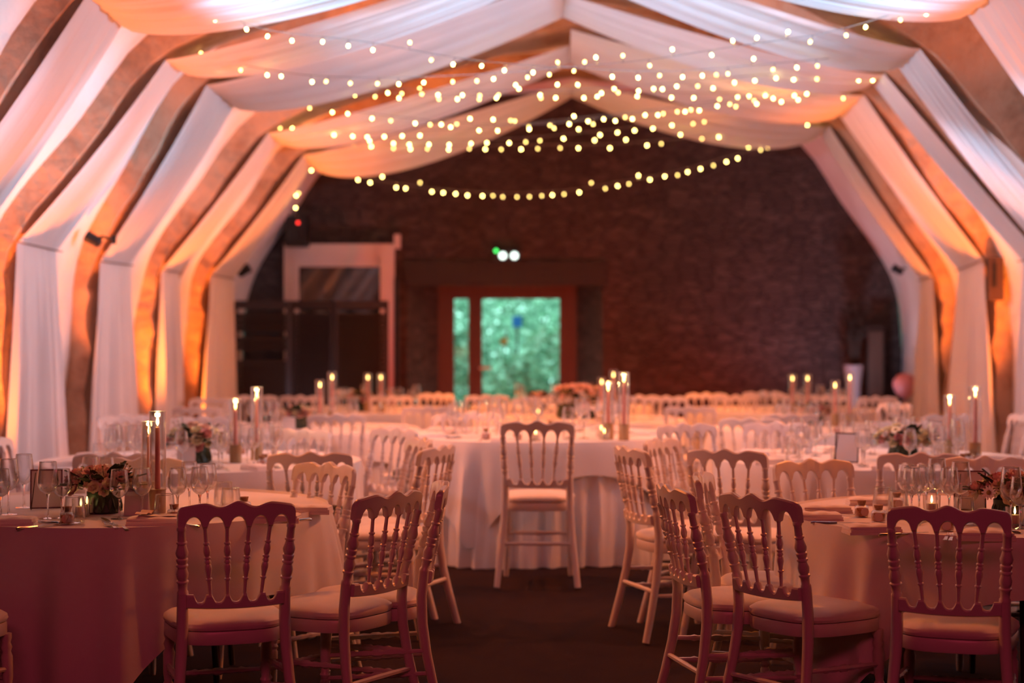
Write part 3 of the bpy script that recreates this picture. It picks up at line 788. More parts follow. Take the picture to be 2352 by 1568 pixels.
def make_chair():
    o = thing('banquet_chair', '', 'chair')
    ring_stack([(-.012, .456), (.002, .460), (.007, .470), (.004, .482), (-.012, .493), (-.05, .502), (-.10, .506), (-.16, .507)]).build('seat_cushion', 'cushion', o)
    ring_stack([(-.02, .408), (.0, .410), (.003, .418), (.003, .450), (.0, .456), (-.02, .457)]).build('seat_frame', 'lacquer', o)
    xs = sorted(set([round(-.2025 + .405 * i / 54, 5) for i in range(55)] + [-.2024, -.201, -.198, .198, .201, .2024]))
    crest_mesh(xs, crest_top, crest_bot, .026, lambda x, z: back_y(z) + bow(x)).build('crest_rail', 'lacquer', o)
    xs = [-.168 + .336 * i / 56 for i in range(57)]
    crest_mesh(xs, low_top, lambda x: .541 + .006 * (x / .168) ** 2, .026, lambda x, z: back_y(z) + bow(x) * .8).build('lower_back_rail', 'lacquer', o)
    for xu, xl in zip(UPX, LOX):
        b = MB(); turned(b, (xl, back_y(.59) + bow(xl) * .8, .588), (xu, back_y(.83) + bow(xu), .832), [(1 - t, r) for t, r in reversed(SPIN)]); b.build('spindle', 'lacquer', o)
    for s in (-1, 1):
        b = MB()
        b.tube([(s * .222, -.272, 0), (s * .214, -.252, .08), (s * .202, -.228, .18), (s * .190, -.205, .29), (s * .181, -.190, .40), (s * .1775, -.187, .50), (s * .1775, -.196, .595)],
               [.0165, .0175, .0185, .0195, .0205, .0205, .0195], 10)
        turned(b, (s * .1775, -.196, .593), (s * .1895, back_y(.835) - .006, .832), POST, 10); b.build('rear_leg', 'lacquer', o)
        b = MB(); turned(b, (s * .186, .180, 0), (s * .176, .168, .412), FLEG, 10); b.build('front_leg', 'lacquer', o)
        for zf, zr, pr in ((.20, .215, STR), (.285, .30, STR)):
            b = MB(); turned(b, (s * .182, .172, zf), (s * .196, -.215, zr), pr, 7); b.build('stretcher', 'lacquer', o)
    b = MB(); turned(b, (-.178, .172, .25), (.178, .172, .25), STR, 7); b.build('stretcher', 'lacquer', o)
    b = MB(); turned(b, (-.197, -.219, .235), (.197, -.219, .235), STP, 7); b.build('stretcher', 'lacquer', o)
    return o
chair = Kind(make_chair)
def put_chair(px, py, th, label, group=None, sc_=None):
    """px,py: pixel of the crest's peak"""
    z = 0.0
    for _ in range(4):
        p = onz(px, py, .92 + z); z = fz(p.x, p.y)
    t = radians(th); l = (0, -.285)
    x = p.x - (cos(t) * l[0] - sin(t) * l[1]); y = p.y - (sin(t) * l[0] + cos(t) * l[1])
    return chair(label, (x, y, fz(x, y)), t, group)
CH = [
 (548, 1148, 20, 'white spindle-back chair at the front left table, back nearest the camera, beside the small jars'),
 (908, 1125, 60, 'white spindle-back chair with empty seat right of the front left table, by the aisle'),
 (1022, 1103, 97, 'white chair seen edge-on behind the aisle-side chair of the front left table'),
 (757, 1058, 138, 'white chair at the far right of the front left table, before the shaded one'),
 (712, 1037, 10, 'shaded white chair at the near right side of the second left table'),
 (262, 1037, 4, 'white chair at the near side of the second left table, behind the pink flowers'),
 (330, 1046, 176, 'white chair on the far side of the front left table, behind its candles'),
 (-292, 1150, -24, 'white chair at the near left of the front left table, cut by the picture edge'),
 (2177, 1159, -18, 'white spindle-back chair at the near side of the front right table, with an orange-lit seat'),
 (1729, 1131, -53, 'white spindle-back chair turned to the front right table, whole empty seat in view'),
 (1533, 1110, -76, 'white chair seen nearly edge-on at the aisle side of the front right table'),
 (1602, 1082, -102, 'brightly lit white chair at the far aisle corner of the front right table'),
 (1665, 1030, -26, 'dark shaded white chair at the near aisle side of the second right table'),
 (1860, 1050, -158, 'white chair at the far side of the front right table, left of its wine glasses'),
 (2115, 1037, -4, 'shaded white chair before the flowers of the second right table'),
 (2262, 1044, 176, 'white chair at the far side of the front right table behind the black card frame'),
 (1234, 969, 0, 'white chair alone in front of the centre table, facing away down the aisle'),
 (1016, 1016, 70, 'shaded white chair at the aisle side of the second left table, standing nearest the aisle'),
 (975, 992, 112, 'white chair beside the aisle on the far right of the second left table'),
 (915, 974, 134, 'white chair behind the second left table, turned towards its flowers from the right'),
 (772, 947, 6, 'pale white chair at the near side of the third left table, right of its card'),
 (700, 979, 152, 'white chair at the far side of the second left table, right of its tall candles'),
 (450, 932, -8, 'pale white chair at the near left of the third left table, beneath the left drapes'),
 (465, 954, 176, 'white chair at the far side of the second left table, behind its flower box'),
 (287, 950, -150, 'orange-lit white chair at the far left of the second left table, by the second drape'),
 (-18, 1003, -92, 'white chair at the left end of the second left table, cut by the picture edge'),
 (488, 911, -170, 'orange-lit white chair at the far left of the third left table, by the last drape'),
 (590, 905, 175, 'white chair behind the third left table, before the folding screen'),
 (690, 906, -4, 'white chair at the near left of the rear left table'),
 (808, 893, 178, 'deep orange-lit chair at the far side of the rear left table'),
 (900, 906, 20, 'white chair at the near right of the rear left table, under the twin candles'),
 (1006, 901, 150, 'orange-lit chair right of the rear left table, left of the door side pane'),
 (983, 930, 2, 'white chair near the middle of the room, left of the rear flowers'),
 (1040, 945, 60, 'white chair behind the centre table at its far left'),
 (1085, 948, 165, 'white chair on the far side of the centre table, left of the lone chair'),
 (1118, 905, -175, 'orange-lit chair at the rear centre table in front of the door pane'),
 (1228, 910, 176, 'orange-lit chair at the rear centre table, below the right half of the door pane'),
 (1468, 905, 178, 'orange-lit chair at the rear centre table, right of the cluster of candles'),
 (1530, 907, 170, 'deep orange chair against the dark wall, right of the rear centre table'),
 (1622, 900, 184, 'bright orange-lit chair at the rear right of the room before the dark wall'),
 (1585, 930, -6, 'white chair right of the flowers behind the centre table, arches facing the camera'),
 (1570, 963, -148, 'pale blue-lit chair at the far left of the second right table'),
 (1508, 988, -118, 'orange-lit white chair at the aisle side of the second right table, half turned'),
 (1437, 1016, -70, 'shaded white chair at the aisle side of the second right table, standing nearest the aisle'),
 (1722, 955, -8, 'pale white chair at the near left of the third right table'),
 (1785, 968, 172, 'white chair behind the second right table with a light glint on its crest'),
 (1818, 947, 8, 'pale white chair at the near right of the third right table'),
 (2085, 963, 178, 'white chair at the far side of the second right table behind its flowers'),
 (2180, 948, 190, 'pinkish white chair behind the second right table, left of its tall candle'),
 (2062, 922, 120, 'orange-lit chair at the right end of the third right table, before the last drape'),
 (2352, 948, 95, 'white chair at the right end of the second right table, cut by the picture edge'),
 (1690, 905, 5, 'white chair at the near left of the rear right table'),
 (1752, 897, 180, 'deep orange chair at the far left of the rear right table'),
 (1830, 903, 0, 'white chair at the near side of the rear right table under the twin candles'),
 (1900, 905, 172, 'orange-lit chair at the far side of the rear right table'),
 (2012, 908, 200, 'white chair at the far right of the third right table by the dark cupboard'),
 (1380, 925, -175, 'orange-lit chair behind the flowers, between them and the door reveal'),
 (1290, 908, 2, 'white chair at the rear centre table behind the flowers'),
]
for c in CH: put_chair(*c)

# ================================================================== TABLES AND CLOTHS
ZT = 0.755
def make_table():
    o = thing('round_table', '', 'table')
    MB().lathe([(0.0, -.036), (.975, -.036), (.985, -.03), (.985, -.016), (.975, -.012), (0.0, -.012)], 48, cap=False).build('tabletop', 'dark_wood', o)
    for i in range(4):
        a = pi / 4 + i * pi / 2; MB().tube([(.62 * cos(a), .62 * sin(a), -.03), (.70 * cos(a), .70 * sin(a), -.751)], .016, 8).build('leg', 'dark_wood', o)
    return o
def cloth_mesh(R, half, az, seed, zf, off=(0, 0)):
    rn = random.Random(seed); ph = [rn.uniform(0, 6.28) for _ in range(5)]
    b = MB(); NA = 216; rows = []
    for q in (0.0, .4, .75, .93, .975, .992): rows.append(('t', q))
    rows += [('d', .002), ('d', .02)]
    for q in range(1, 15): rows.append(('d', q / 14))
    def fn(u, v):
        i = int(round(v * (len(rows) - 1))); kind, q = rows[i]; a = 2 * pi * u; c = a - az - pi / 4
        if kind == 't':
            return (R * q * cos(a), R * q * sin(a), ZT + .0015 * sin(5 * a + ph[0]) * q)
        ox = off[0] * cos(off[1] - az - pi / 4); oy = off[0] * sin(off[1] - az - pi / 4)
        Lh = min((half + ox * (1 if cos(c) > 0 else -1)) / max(1e-6, abs(cos(c))), (half + oy * (1 if sin(c) > 0 else -1)) / max(1e-6, abs(sin(c)))) - R
        Lh = max(.1, min(Lh, ZT - .03))
        corner = max(0, (abs(cos(2 * c)) * -1 + 1)) ** 1.5
        t = q * Lh
        amp = (0.003 + 0.075 * min(1, t / .5)) * min(1, t / .03) * (0.55 + 0.6 * corner)
        f = sin(9 * a + ph[1] + .8 * sin(2 * a + ph[4])) * .55 + sin(17 * a + ph[2] + sin(3 * a)) * .3 + sin(29 * a + ph[3]) * .12
        rr = R + .012 * (1 - exp(-t / .02)) + amp * (f + .45) + .03 * corner * t + corner * .026 * sin(33 * a + ph[2] + 1.5 * sin(6 * a)) * min(1, t / .22)
        z = ZT - .010 * (1 - exp(-t / .015)) - t + 0.010
        return (rr * cos(a), rr * sin(a), max(z, .012))
    b.grid(fn, NA, len(rows) - 1); return b
def skirt_mesh(R, seed):
    rn = random.Random(seed); p1, p2 = rn.uniform(0, 6), rn.uniform(0, 6)
    def fn(u, v):
        a = 2 * pi * u; z = lerp(ZT - .05, .008, v)
        r = R - .035 + .016 * sin(38 * a + p1) * (0.4 + v) + .012 * sin(61 * a + p2 + 2 * v) * (.3 + v) + .05 * v * (1 + .4 * sin(7 * a + p2))
        return (r * cos(a), r * sin(a), z)
    return MB().grid(fn, 300, 10)
table = Kind(make_table)
TB = {}
def put_table(key, px, d, R, az, half, label, skirt=True, off=(0, 0)):
    p = at(px, 1000, d); x, y = p.x, p.y; z = fz(x, y); TB[key] = (x, y, ZT + z, R, label)
    t = table('round banquet table under the cloth of the ' + label, (x, y, z + ZT), az, None); t.scale = (R * .99, R * .99, 1)
    c = cloth_mesh(R, half, az, int(px), z, off).build('tablecloth', 'linen', None, loc=(x, y, z)); tag(c, 'white linen cloth with hanging corners over the ' + label, 'tablecloth')
    if skirt:
        s = skirt_mesh(R, int(px) + 3).build('table_skirt', 'linen', None, loc=(x, y, z)); tag(s, 'floor-length gathered white underskirt of the ' + label, 'tablecloth')
    return x, y, z
put_table('T1', 288, 7.34, .85, radians(-83), 1.14, 'front left table', False, (.30, radians(-128)))
put_table('T2', 2290, 7.02, .86, radians(-139), 1.05, 'front right table', False, (.22, radians(-180)))
put_table('T3', 460, 9.8, .9, radians(-80), 1.09, 'second left table')
put_table('T4', 2008, 9.85, .9, radians(-120), 1.09, 'second right table')
put_table('T5', 1235, 11.2, .9, radians(-114), 1.09, 'centre table')
put_table('T6', 690, 13.2, .9, radians(-95), 1.09, 'third left table')
put_table('T9', 1905, 13.2, .9, radians(-85), 1.09, 'third right table')
put_table('T7', 1330, 14.6, .9, radians(-70), 1.09, 'rear flower table')
put_table('T8', 850, 16.4, .9, radians(-100), 1.09, 'rear left table')
put_table('T10', 1800, 16.4, .9, radians(-100), 1.09, 'rear right table')
put_table('T11', 1290, 17.3, .9, radians(-60), 1.09, 'rear centre table')

# ================================================================== TABLEWARE
def ont(key, px, py):
    z = TB[key][2] + .001
    p = onz(px, py, z); return Vector((p.x, p.y, z))
WG = {'big': [(0.004, .098), (.012, .100), (.030, .112), (.0405, .135), (.042, .150), (.039, .180), (.033, .225)],
      'mid': [(0.004, .085), (.012, .087), (.027, .098), (.0375, .118), (.039, .132), (.036, .160), (.031, .195)]}
def make_wine(kind):
    P = WG[kind]
    def mk():
        o = thing('wine_glass', '', 'glass')
        zb = P[0][1]
        MB().lathe(P + [(r - .0012, z) for r, z in reversed(P[1:])], 20, cap=False).build('bowl', 'clear_glass', o)
        rt = P[-1]; MB().lathe([(rt[0] + .0006, rt[1] - .001), (rt[0] + .0006, rt[1] + .0012), (rt[0] - .0016, rt[1] + .0012), (rt[0] - .0016, rt[1] - .001)], 20, cap=False).build('rim', 'rim_glass', o)
        MB().lathe([(.0075, .004), (.0042, .012), (.0036, zb * .5), (.0042, zb * .85), (.008, zb + .001)], 8).build('stem', 'solid_glass', o)
        MB().lathe([(.034, .0005), (.034, .002), (.012, .0045), (.006, .007)], 20).build('foot', 'clear_glass', o)
        return o
    return mk
big = Kind(make_wine('big')); mid = Kind(make_wine('mid'))
def make_tumbler():
    o = thing('tumbler', '', 'glass')
    MB().lathe([(.020, .0), (.038, .004), (.0425, .025), (.0415, .05), (.035, .105), (.0338, .105), (.0400, .05), (.0405, .025), (.034, .010), (.01, .008)], 22, cap=False).build('body', 'clear_glass', o)
    MB().lathe([(.0352, .1035), (.0352, .1062), (.0336, .1062), (.0336, .1035)], 22, cap=False).build('rim', 'rim_glass', o); return o
tumbler = Kind(make_tumbler)
def make_jar():
    o = thing('spice_jar', '', 'jar')
    MB().lathe([(.020, 0), (.0265, .002), (.0275, .006), (.0275, .040), (.024, .045), (.016, .048), (.016, .056), (.0145, .056)], 18, cap=False).build('jar_body', 'clear_glass', o)
    MB().lathe([(.018, .003), (.0255, .005), (.0255, .034), (.01, .037)], 18).build('contents', 'spice', o)
    MB().lathe([(.0145, .048), (.0165, .058), (.0185, .066), (.0185, .067)], 14).build('cork', 'cork', o)
    MB().lathe([(.017, 0), (.017, .0012), (.004, .0016)], 18, M=Matrix.Rotation(pi / 2, 3, 'X'), o=(0, -.0282, .023)).build('round_label', 'label_paper', o)
    return o
jar = Kind(make_jar)
def make_napkin():
    o = thing('folded_napkin', '', 'napkin')
    for i, (sx, sy, zz, rz) in enumerate(((.20, .105, .011, 0), (.196, .10, .021, .03), (.19, .095, .030, -.03))):
        def fn(u, v, sx=sx, sy=sy, zz=zz, rz=rz, i=i):
            x = (u - .5) * sx; y = (v - .5) * sy; e = min(1, min(u, 1 - u, v * .9, (1 - v)) * 9)
            z = zz - .006 * (1 - e) ** 2 + .002 * sin(16 * u + i * 2) * e + .001 * sin(22 * v)
            return (x * cos(rz) - y * sin(rz), x * sin(rz) + y * cos(rz), z)
        MB().slab(fn, 16, 8, .0095).build('fold', 'napkin', o)
    return o
napkin = Kind(make_napkin)
def make_menu():
    o = thing('menu_card', '', 'card')
    MB().slab(lambda u, v: ((u - .5) * .15, (v - .5) * .09, .002 + .004 * (u - .5) ** 2), 6, 2, .0012).build('card_sheet', 'card', o)
    def rb(u, v):
        return (-.062 + (u - .5) * .045 + .02 * v, (v - .5) * .13, .006 + .012 * abs(sin(pi * (v - .5) * 1.6)) * (1 - u * .3))
    MB().slab(rb, 3, 12, .0006).build('ribbon', 'ribbon', o)
    return o
menu = Kind(make_menu)
def make_fork():
    o = thing('fork', '', 'cutlery')
    def fn(u, v):
        x = v * .125; w = lerp(.0075, .0032, min(1, v * 1.2)) if v < .8 else lerp(.0032, .008, (v - .8) / .2)
        return (x, (u - .5) * w * 2, .004 + .006 * sin(pi * v) ** 2)
    MB().slab(fn, 2, 14, .0018).build('handle', 'steel', o)
    MB().slab(lambda u, v: (.125 + v * .022, (u - .5) * lerp(.016, .024, v), .004 + .002 * v), 4, 3, .0016).build('fork_head', 'steel', o)
    for k in range(4):
        y = (k - 1.5) * .0062; MB().tube([(.146, y, .0052), (.17, y, .0042), (.195, y * 1.05, .009)], [.0017, .0015, .0009], 5).build('tine', 'steel', o)
    return o
fork = Kind(make_fork)
def make_knife():
    o = thing('knife', '', 'cutlery')
    MB().tube([(0, 0, .005), (.01, 0, .0055), (.05, 0, .005), (.095, 0, .005), (.10, 0, .005)], [.004, .0062, .0055, .0048, .004], 8).build('handle', 'steel', o)
    MB().slab(lambda u, v: (.10 + v * .125, (u - .5) * (.019 - .012 * v ** 4) + .003 * v * v, .006 + .001 * sin(pi * v)), 3, 10, .0016).build('blade', 'steel', o)
    return o
knife = Kind(make_knife)
def make_holder():
    o = thing('candle_holder', '', 'candle holder')
    MB().lathe([(.030, 0), (.033, .004), (.0335, .092), (.0315, .096), (.013, .097), (.0125, .088)], 22).build('block', 'wood_holder', o)
    MB().lathe([(.036, .095), (.036, .0985), (.013, .099), (.013, .095)], 22, cap=False).build('rim', 'wood_holder', o); return o
holder = Kind(make_holder)
def flame_parts(o, z, s=1.0):
    MB().tube([(0, 0, z - .002), (.0005, 0, z + .008 * s)], .0008, 5).build('wick', 'twig', o)
    MB().lathe([(.0008, z + .003 * s), (.0048 * s, z + .010 * s), (.0060 * s, z + .017 * s), (.0042 * s, z + .028 * s), (.0008, z + .041 * s)], 10).build('flame', 'flame', o)
def make_taper(h, m):
    def mk():
        o = thing('taper_candle', '', 'candle')
        MB().lathe([(.0115, 0), (.0118, .02), (.0095, h - .01), (.0085, h - .003), (.003, h)], 14).build('wax', m, o)
        flame_parts(o, h, 1.15); return o
    return mk
taper_tall = Kind(make_taper(.262, 'wax_rose')); taper_short = Kind(make_taper(.205, 'wax_rose'))
def make_tube(h):
    def mk():
        o = thing('hurricane_glass', '', 'candle glass')
        MB().lathe([(.0345, 0), (.0345, h), (.0330, h), (.0330, 0)], 26, cap=False).build('cylinder', 'clear_glass', o)
        MB().lathe([(.0350, h - .002), (.0350, h + .001), (.0325, h + .001), (.0325, h - .002)], 26, cap=False).build('rim', 'rim_glass', o); return o
    return mk
tube_tall = Kind(make_tube(.315)); tube_short = Kind(make_tube(.255))
def make_votive():
    o = thing('votive_glass', '', 'candle glass')
    MB().lathe([(.026, 0), (.033, .002), (.034, .006), (.036, .072), (.0345, .072), (.0325, .008), (.01, .006)], 20, cap=False).build('cup', 'clear_glass', o); return o
votive = Kind(make_votive)
def make_vcandle():
    o = thing('votive_candle', '', 'candle'); MB().lathe([(.022, 0), (.0225, .003), (.0225, .030), (.020, .033), (.003, .032)], 16).build('wax', 'wax_ivory', o); flame_parts(o, .032, .8); return o
vcandle = Kind(make_vcandle)
def make_frame():
    o = thing('card_stand', '', 'frame')
    w, h, t = .125, .165, .006
    M = Matrix.Rotation(radians(-9), 3, 'X')
    def bar(c, d): 
        b = MB().box(c, d); b.v = [tuple(M @ Vector(v)) for v in b.v]; return b
    for c, d in (((-w / 2, 0, h / 2), (t, t, h)), ((w / 2, 0, h / 2), (t, t, h)), ((0, 0, h - t / 2), (w, t, t)), ((0, 0, t / 2), (w, t, t))): bar(c, d).build('border', 'frame_metal', o, smooth=False)
    bar((0, 0, h / 2), (w - t, .002, h - t)).build('paper', 'card', o, smooth=False)
    MB().tube([(-.04, -.026, h * .93), (-.055, -.075, .003)], .0022, 5).build('strut', 'frame_metal', o); return o
cframe = Kind(make_frame)
def make_card():
    o = thing('table_card', '', 'card')
    M = Matrix.Rotation(radians(-8), 3, 'X')
    b = MB().box((0, 0, .055), (.10, .0016, .11)); b.v = [tuple(M @ Vector(v)) for v in b.v]; b.build('card_face', 'card', o, smooth=False)
    M2 = Matrix.Rotation(radians(16), 3, 'X'); b = MB().box((0, 0, .05), (.10, .0016, .10)); b.v = [tuple(M2 @ Vector(v) + Vector((0, .034, 0))) for v in b.v]; b.build('card_back', 'card', o, smooth=False); return o
tcard = Kind(make_card)
# ---- flowers
def petal(b, base, d, up, L, w, cup, nv=3):
    d = Vector(d).normalized(); up = Vector(up).normalized(); sd_ = d.cross(up).normalized()
    def fn(u, v):
        x = (u - .5) * 2; ww = w * sin(pi * min(.97, .12 + .80 * v)) ** .8
        return Vector(base) + d * (L * v) + sd_ * (x * ww) + up * (cup * v * v + .25 * w * x * x)
    b.grid(fn, 2, nv)
def rose_mesh(r, seed):
    rn = random.Random(seed); b = MB()
    for ring, (n, tilt, L) in enumerate(((4, 1.35, .55), (5, 1.0, .75), (6, .6, .95), (7, .15, 1.05))):
        for k in range(n):
            a = 2 * pi * (k + ring * .4) / n + rn.uniform(-.2, .2)
            d = (cos(a) * cos(tilt), sin(a) * cos(tilt), sin(tilt)); up = (-cos(a) * sin(tilt) * .9, -sin(a) * sin(tilt) * .9, cos(tilt))
            petal(b, (cos(a) * r * .12, sin(a) * r * .12, -r * .1), d, up, L * r, r * .55, r * .3)
    return b
def daisy_mesh(r, seed):
    b = MB(); n = 12
    for k in range(n):
        a = 2 * pi * k / n; petal(b, (cos(a) * r * .2, sin(a) * r * .2, 0), (cos(a), sin(a), .15), (0, 0, 1), r * .85, r * .19, -r * .06, 2)
    return b
def leaf_mesh(L, w):
    b = MB(); petal(b, (0, 0, 0), (0, 1, .25), (0, -.25, 1), L, w, -L * .25, 4); return b
ROSE = {m: [rose_mesh(.034, i).mesh('rose', m) for i in range(2)] for m in ('petal_pink', 'petal_rose', 'petal_cream')}
PUFF = {m: rose_mesh(.022, 9).mesh('blossom', m) for m in ('petal_white', 'petal_cream', 'petal_pink')}
DAISY = daisy_mesh(.026, 1).mesh('daisy', 'petal_cream'); DAISYW = daisy_mesh(.026, 1).mesh('daisy', 'petal_white')
EYE = MB().lathe([(.008, -.001), (.0085, .003), (.004, .006)], 10).mesh('flower_centre', 'flower_eye')
SEED = MB().lathe([(.003, -.004), (.009, 0), (.009, .007), (.004, .009)], 10).mesh('seed_head', 'flower_eye')
LEAF = [leaf_mesh(.075, .020).mesh('leaf', 'leaf_green'), leaf_mesh(.095, .026).mesh('leaf', 'leaf_dark')]
def arrangement(label, loc, w, seed, pal='mixed', box=(.062, .062, .085), s=1.0):
    rn = random.Random(seed)
    o = thing('flower_arrangement', label, 'flowers', loc, rn.uniform(-.3, .3)); o.scale = (s,) * 3
    bw, bd, bh = box
    b = MB(); n = 26
    for i in range(n):      # container wrapped in overlapping dark leaves
        pass
    MB().lathe([(bw * .95, 0), (bw, .004), (bw * 1.02, bh), (bw * .9, bh + .002)], 24).build('vase', 'leaf_dark', o)
    for i in range(16):
        a = 2 * pi * i / 16; lf = bpy.data.objects.new('leaf', LEAF[1]); COL.objects.link(lf); lf.parent = o
        lf.location = (cos(a) * bw * 1.04, sin(a) * bw * 1.04, bh * .08); lf.rotation_euler = (radians(62), 0, a - pi / 2 + pi); lf.scale = (1, 1, 1)
        lf.rotation_euler = (radians(74), 0, a + pi / 2)
    def head(me, sub, p, d, sc_=1.0):
        ob = bpy.data.objects.new(me.name.split('.')[0], me); COL.objects.link(ob); ob.parent = o; ob.location = p
        ob.rotation_euler = Vector(d).to_track_quat('Z', 'Y').to_euler(); ob.scale = (sc_,) * 3
        if sub: e = bpy.data.objects.new(sub.name.split('.')[0], sub); COL.objects.link(e); e.parent = ob
    N = 46
    for i in range(N):
        k = (i + .5) / N; el = math.acos(1 - k * 1.05); a = i * 2.39996 + rn.uniform(-.2, .2)
        d = Vector((sin(el) * cos(a), sin(el) * sin(a), max(cos(el), -.1)))
        r = rn.uniform(.9, 1.08); p = Vector((d.x * w * r, d.y * w * .8 * r, bh + .012 + d.z * w * .55 * r))
        u = rn.random()
        if pal == 'pink': u = .42 + u * .12 if u < .62 else u * .16
        if u < .16: head(rn.choice(ROSE['petal_pink']), None, p, d + Vector((0, 0, .4)), rn.uniform(.9, 1.15))
        elif u < .28: head(rn.choice(ROSE['petal_rose']), None, p, d + Vector((0, 0, .3)), rn.uniform(.8, 1.05))
        elif u < .40: head(rn.choice(ROSE['petal_cream']), None, p, d + Vector((0, 0, .3)), rn.uniform(.7, 1.0))
        elif u < .56: head(PUFF[rn.choice(('petal_white', 'petal_pink', 'petal_white'))], None, p, d, rn.uniform(.8, 1.15))
        elif u < .78: head(DAISY if rn.random() < .6 else DAISYW, EYE, p * 1.02, d + Vector((0, -.2, .1)), rn.uniform(.85, 1.15))
        elif u < .86: head(SEED, None, p * 1.1, d, 1.1)
        else: head(PUFF['petal_cream'], None, p, d, rn.uniform(.8, 1.1))
    for i in range(30):
        a = rn.uniform(0, 2 * pi); el = rn.uniform(.5, 1.7)
        d = Vector((sin(el) * cos(a), sin(el) * sin(a), cos(el) * .6 + .1)); p = Vector((d.x * w * .75, d.y * w * .6, bh + .005 + d.z * w * .45))
        ob = bpy.data.objects.new('leaf', LEAF[0 if rn.random() < .6 else 1]); COL.objects.link(ob); ob.parent = o; ob.location = p
        ob.rotation_euler = d.to_track_quat('Y', 'Z').to_euler()
    for i in range(8):       # fine grass-like stems
        a = rn.uniform(0, 2 * pi); q = Vector((cos(a) * w * rn.uniform(.5, 1.2), sin(a) * w * .8, bh + w * rn.uniform(.55, .85)))
        MB().tube([(cos(a) * w * .3, sin(a) * w * .3, bh), q], .0011, 4).build('stem', 'leaf_green', o); head(SEED, None, q, (0, 0, 1), .55)
    return o
# ---- candles at a pixel: base on table, tall or short
def candle_set(key, px, py, tall, where):
    p = ont(key, px, py); h = 'tall' if tall else 'shorter'
    holder('turned wooden holder of the %s candle %s' % (h, where), p)
    (taper_tall if tall else taper_short)('%s lit rose candle %s' % (h, where), p + Vector((0, 0, .090)))
    if key in ('T1', 'T3', 'T4', 'T5'):
        l = bpy.data.lights.new('candle_glow', 'POINT'); l.energy = 1.3; l.color = (1.0, 0.55, 0.20); l.shadow_soft_size = .012
        lo = bpy.data.objects.new('candle_glow', l); COL.objects.link(lo); lo.location = p + Vector((0, 0, .09 + (.262 if tall else .205) + .045))
    (tube_tall if tall else tube_short)('clear glass chimney round the %s candle %s' % (h, where), p + Vector((0, 0, .0992)))
def votive_set(key, px, py, where, group=None):
    p = ont(key, px, py)
    votive('small clear votive glass ' + where, p); vcandle('lit ivory votive candle ' + where, p + Vector((0, 0, .0075)))

def two(key, p0, p1):
    a, b = ont(key, *p0), ont(key, *p1); return a, atan2(b.y - a.y, b.x - a.x)
# ---- front left table
arrangement('pink roses and daisies in a dark leaf-wrapped box on the front left table', ont('T1', 238, 1177), .135, 11, box=(.066, .066, .088))
for px, py, k, lab in ((110, 1191, big, 'large wine glass before the dark card frame on the front left table'),
                       (142, 1190, mid, 'smaller wine glass between the dark card frame and the spice jar, front left table'),
                       (274, 1192, mid, 'wine glass just left of the small white card on the front left table'),
                       (326, 1188, mid, 'wine glass before the right edge of the small white card, front left table'),
                       (55, 1166, big, 'tall wine glass at the left of the dark card frame, farther back, front left table'),
                       (20, 1182, big, 'second wine glass from the left picture edge on the front left table'),
                       (2, 1190, mid, 'wine glass cut by the left picture edge on the front left table'),
                       (408, 1186, mid, 'wine glass directly right of the wooden candle holder, front left table'),
                       (435, 1168, mid, 'wine glass farthest back in the cluster right of the candles, front left table'),
                       (459, 1184, mid, 'wine glass above the left hump of the nearest chair crest, front left table'),
                       (477, 1174, mid, 'rightmost wine glass of the cluster behind the nearest chair, front left table'),
                       (207, 1152, mid, 'wine glass rising behind the pink roses, left one of the pair'),
                       (244, 1153, mid, 'wine glass rising behind the pink roses, right one of the pair')):
    k(lab, ont('T1', px, py), random.uniform(0, 6))
for px, py, lab in ((171, 1203, 'tumbler behind the labelled spice jar on the front left table'), (378, 1197, 'tumbler before the wooden candle holder on the front left table'),
                    (530, 1180, 'tumbler nearest behind the centre of the nearest chair crest, front left table'), (514, 1164, 'tumbler farther back beside the one behind the nearest chair crest')):
    tumbler(lab, ont('T1', px, py))
jar('corked spice jar with a round label at the front of the front left table', ont('T1', 154, 1203), .15)
jar('corked spice jar half hidden by the left end of the nearest chair crest', ont('T1', 400, 1197), .6)
jar('corked spice jar behind the top of the nearest chair crest', ont('T1', 561, 1178), -.5)
cframe('thin dark frame holding a card, standing left on the front left table', ont('T1', 106, 1168), .22)
tcard('small white card standing between the leaf-wrapped box and the wooden candle holder', ont('T1', 312, 1184), -.08)
candle_set('T1', 362, 1178, True, 'in front on the front left table'); candle_set('T1', 343, 1158, False, 'behind on the front left table')
votive_set('T1', 186, 1186, 'beside the tumbler on the front left table'); votive_set('T1', 200, 1181, 'half hidden by the leaf-wrapped box, front left table')
for px, py, rz, lab in ((352, 1203, .12, 'folded napkin with ribbon before the white card, front left table'), (22, 1204, .1, 'folded napkin at the left picture edge, front left table'),
                        (706, 1176, -.05, 'folded napkin at the right rim of the front left table'), (632, 1196, .0, 'folded napkin behind the right end of the nearest chair crest'),
                        (150, 1130, .1, 'folded napkin at the far side of the front left table behind the frame')):
    p = ont('T1', px, py); napkin(lab, p, rz)
p = ont('T1', 352, 1202); menu('cream menu card tied with ribbon on the napkin before the white card', p + Vector((.02, .01, .031)), .12)
for a, b_, lab in (((292, 1217), (226, 1197), 'fork nearest the rim left of the ribboned napkin'), ((268, 1216), (222, 1196), 'fork lying beside the outer fork left of the ribboned napkin')):
    pa, rz = two('T1', a, b_); fork(lab, pa, rz)
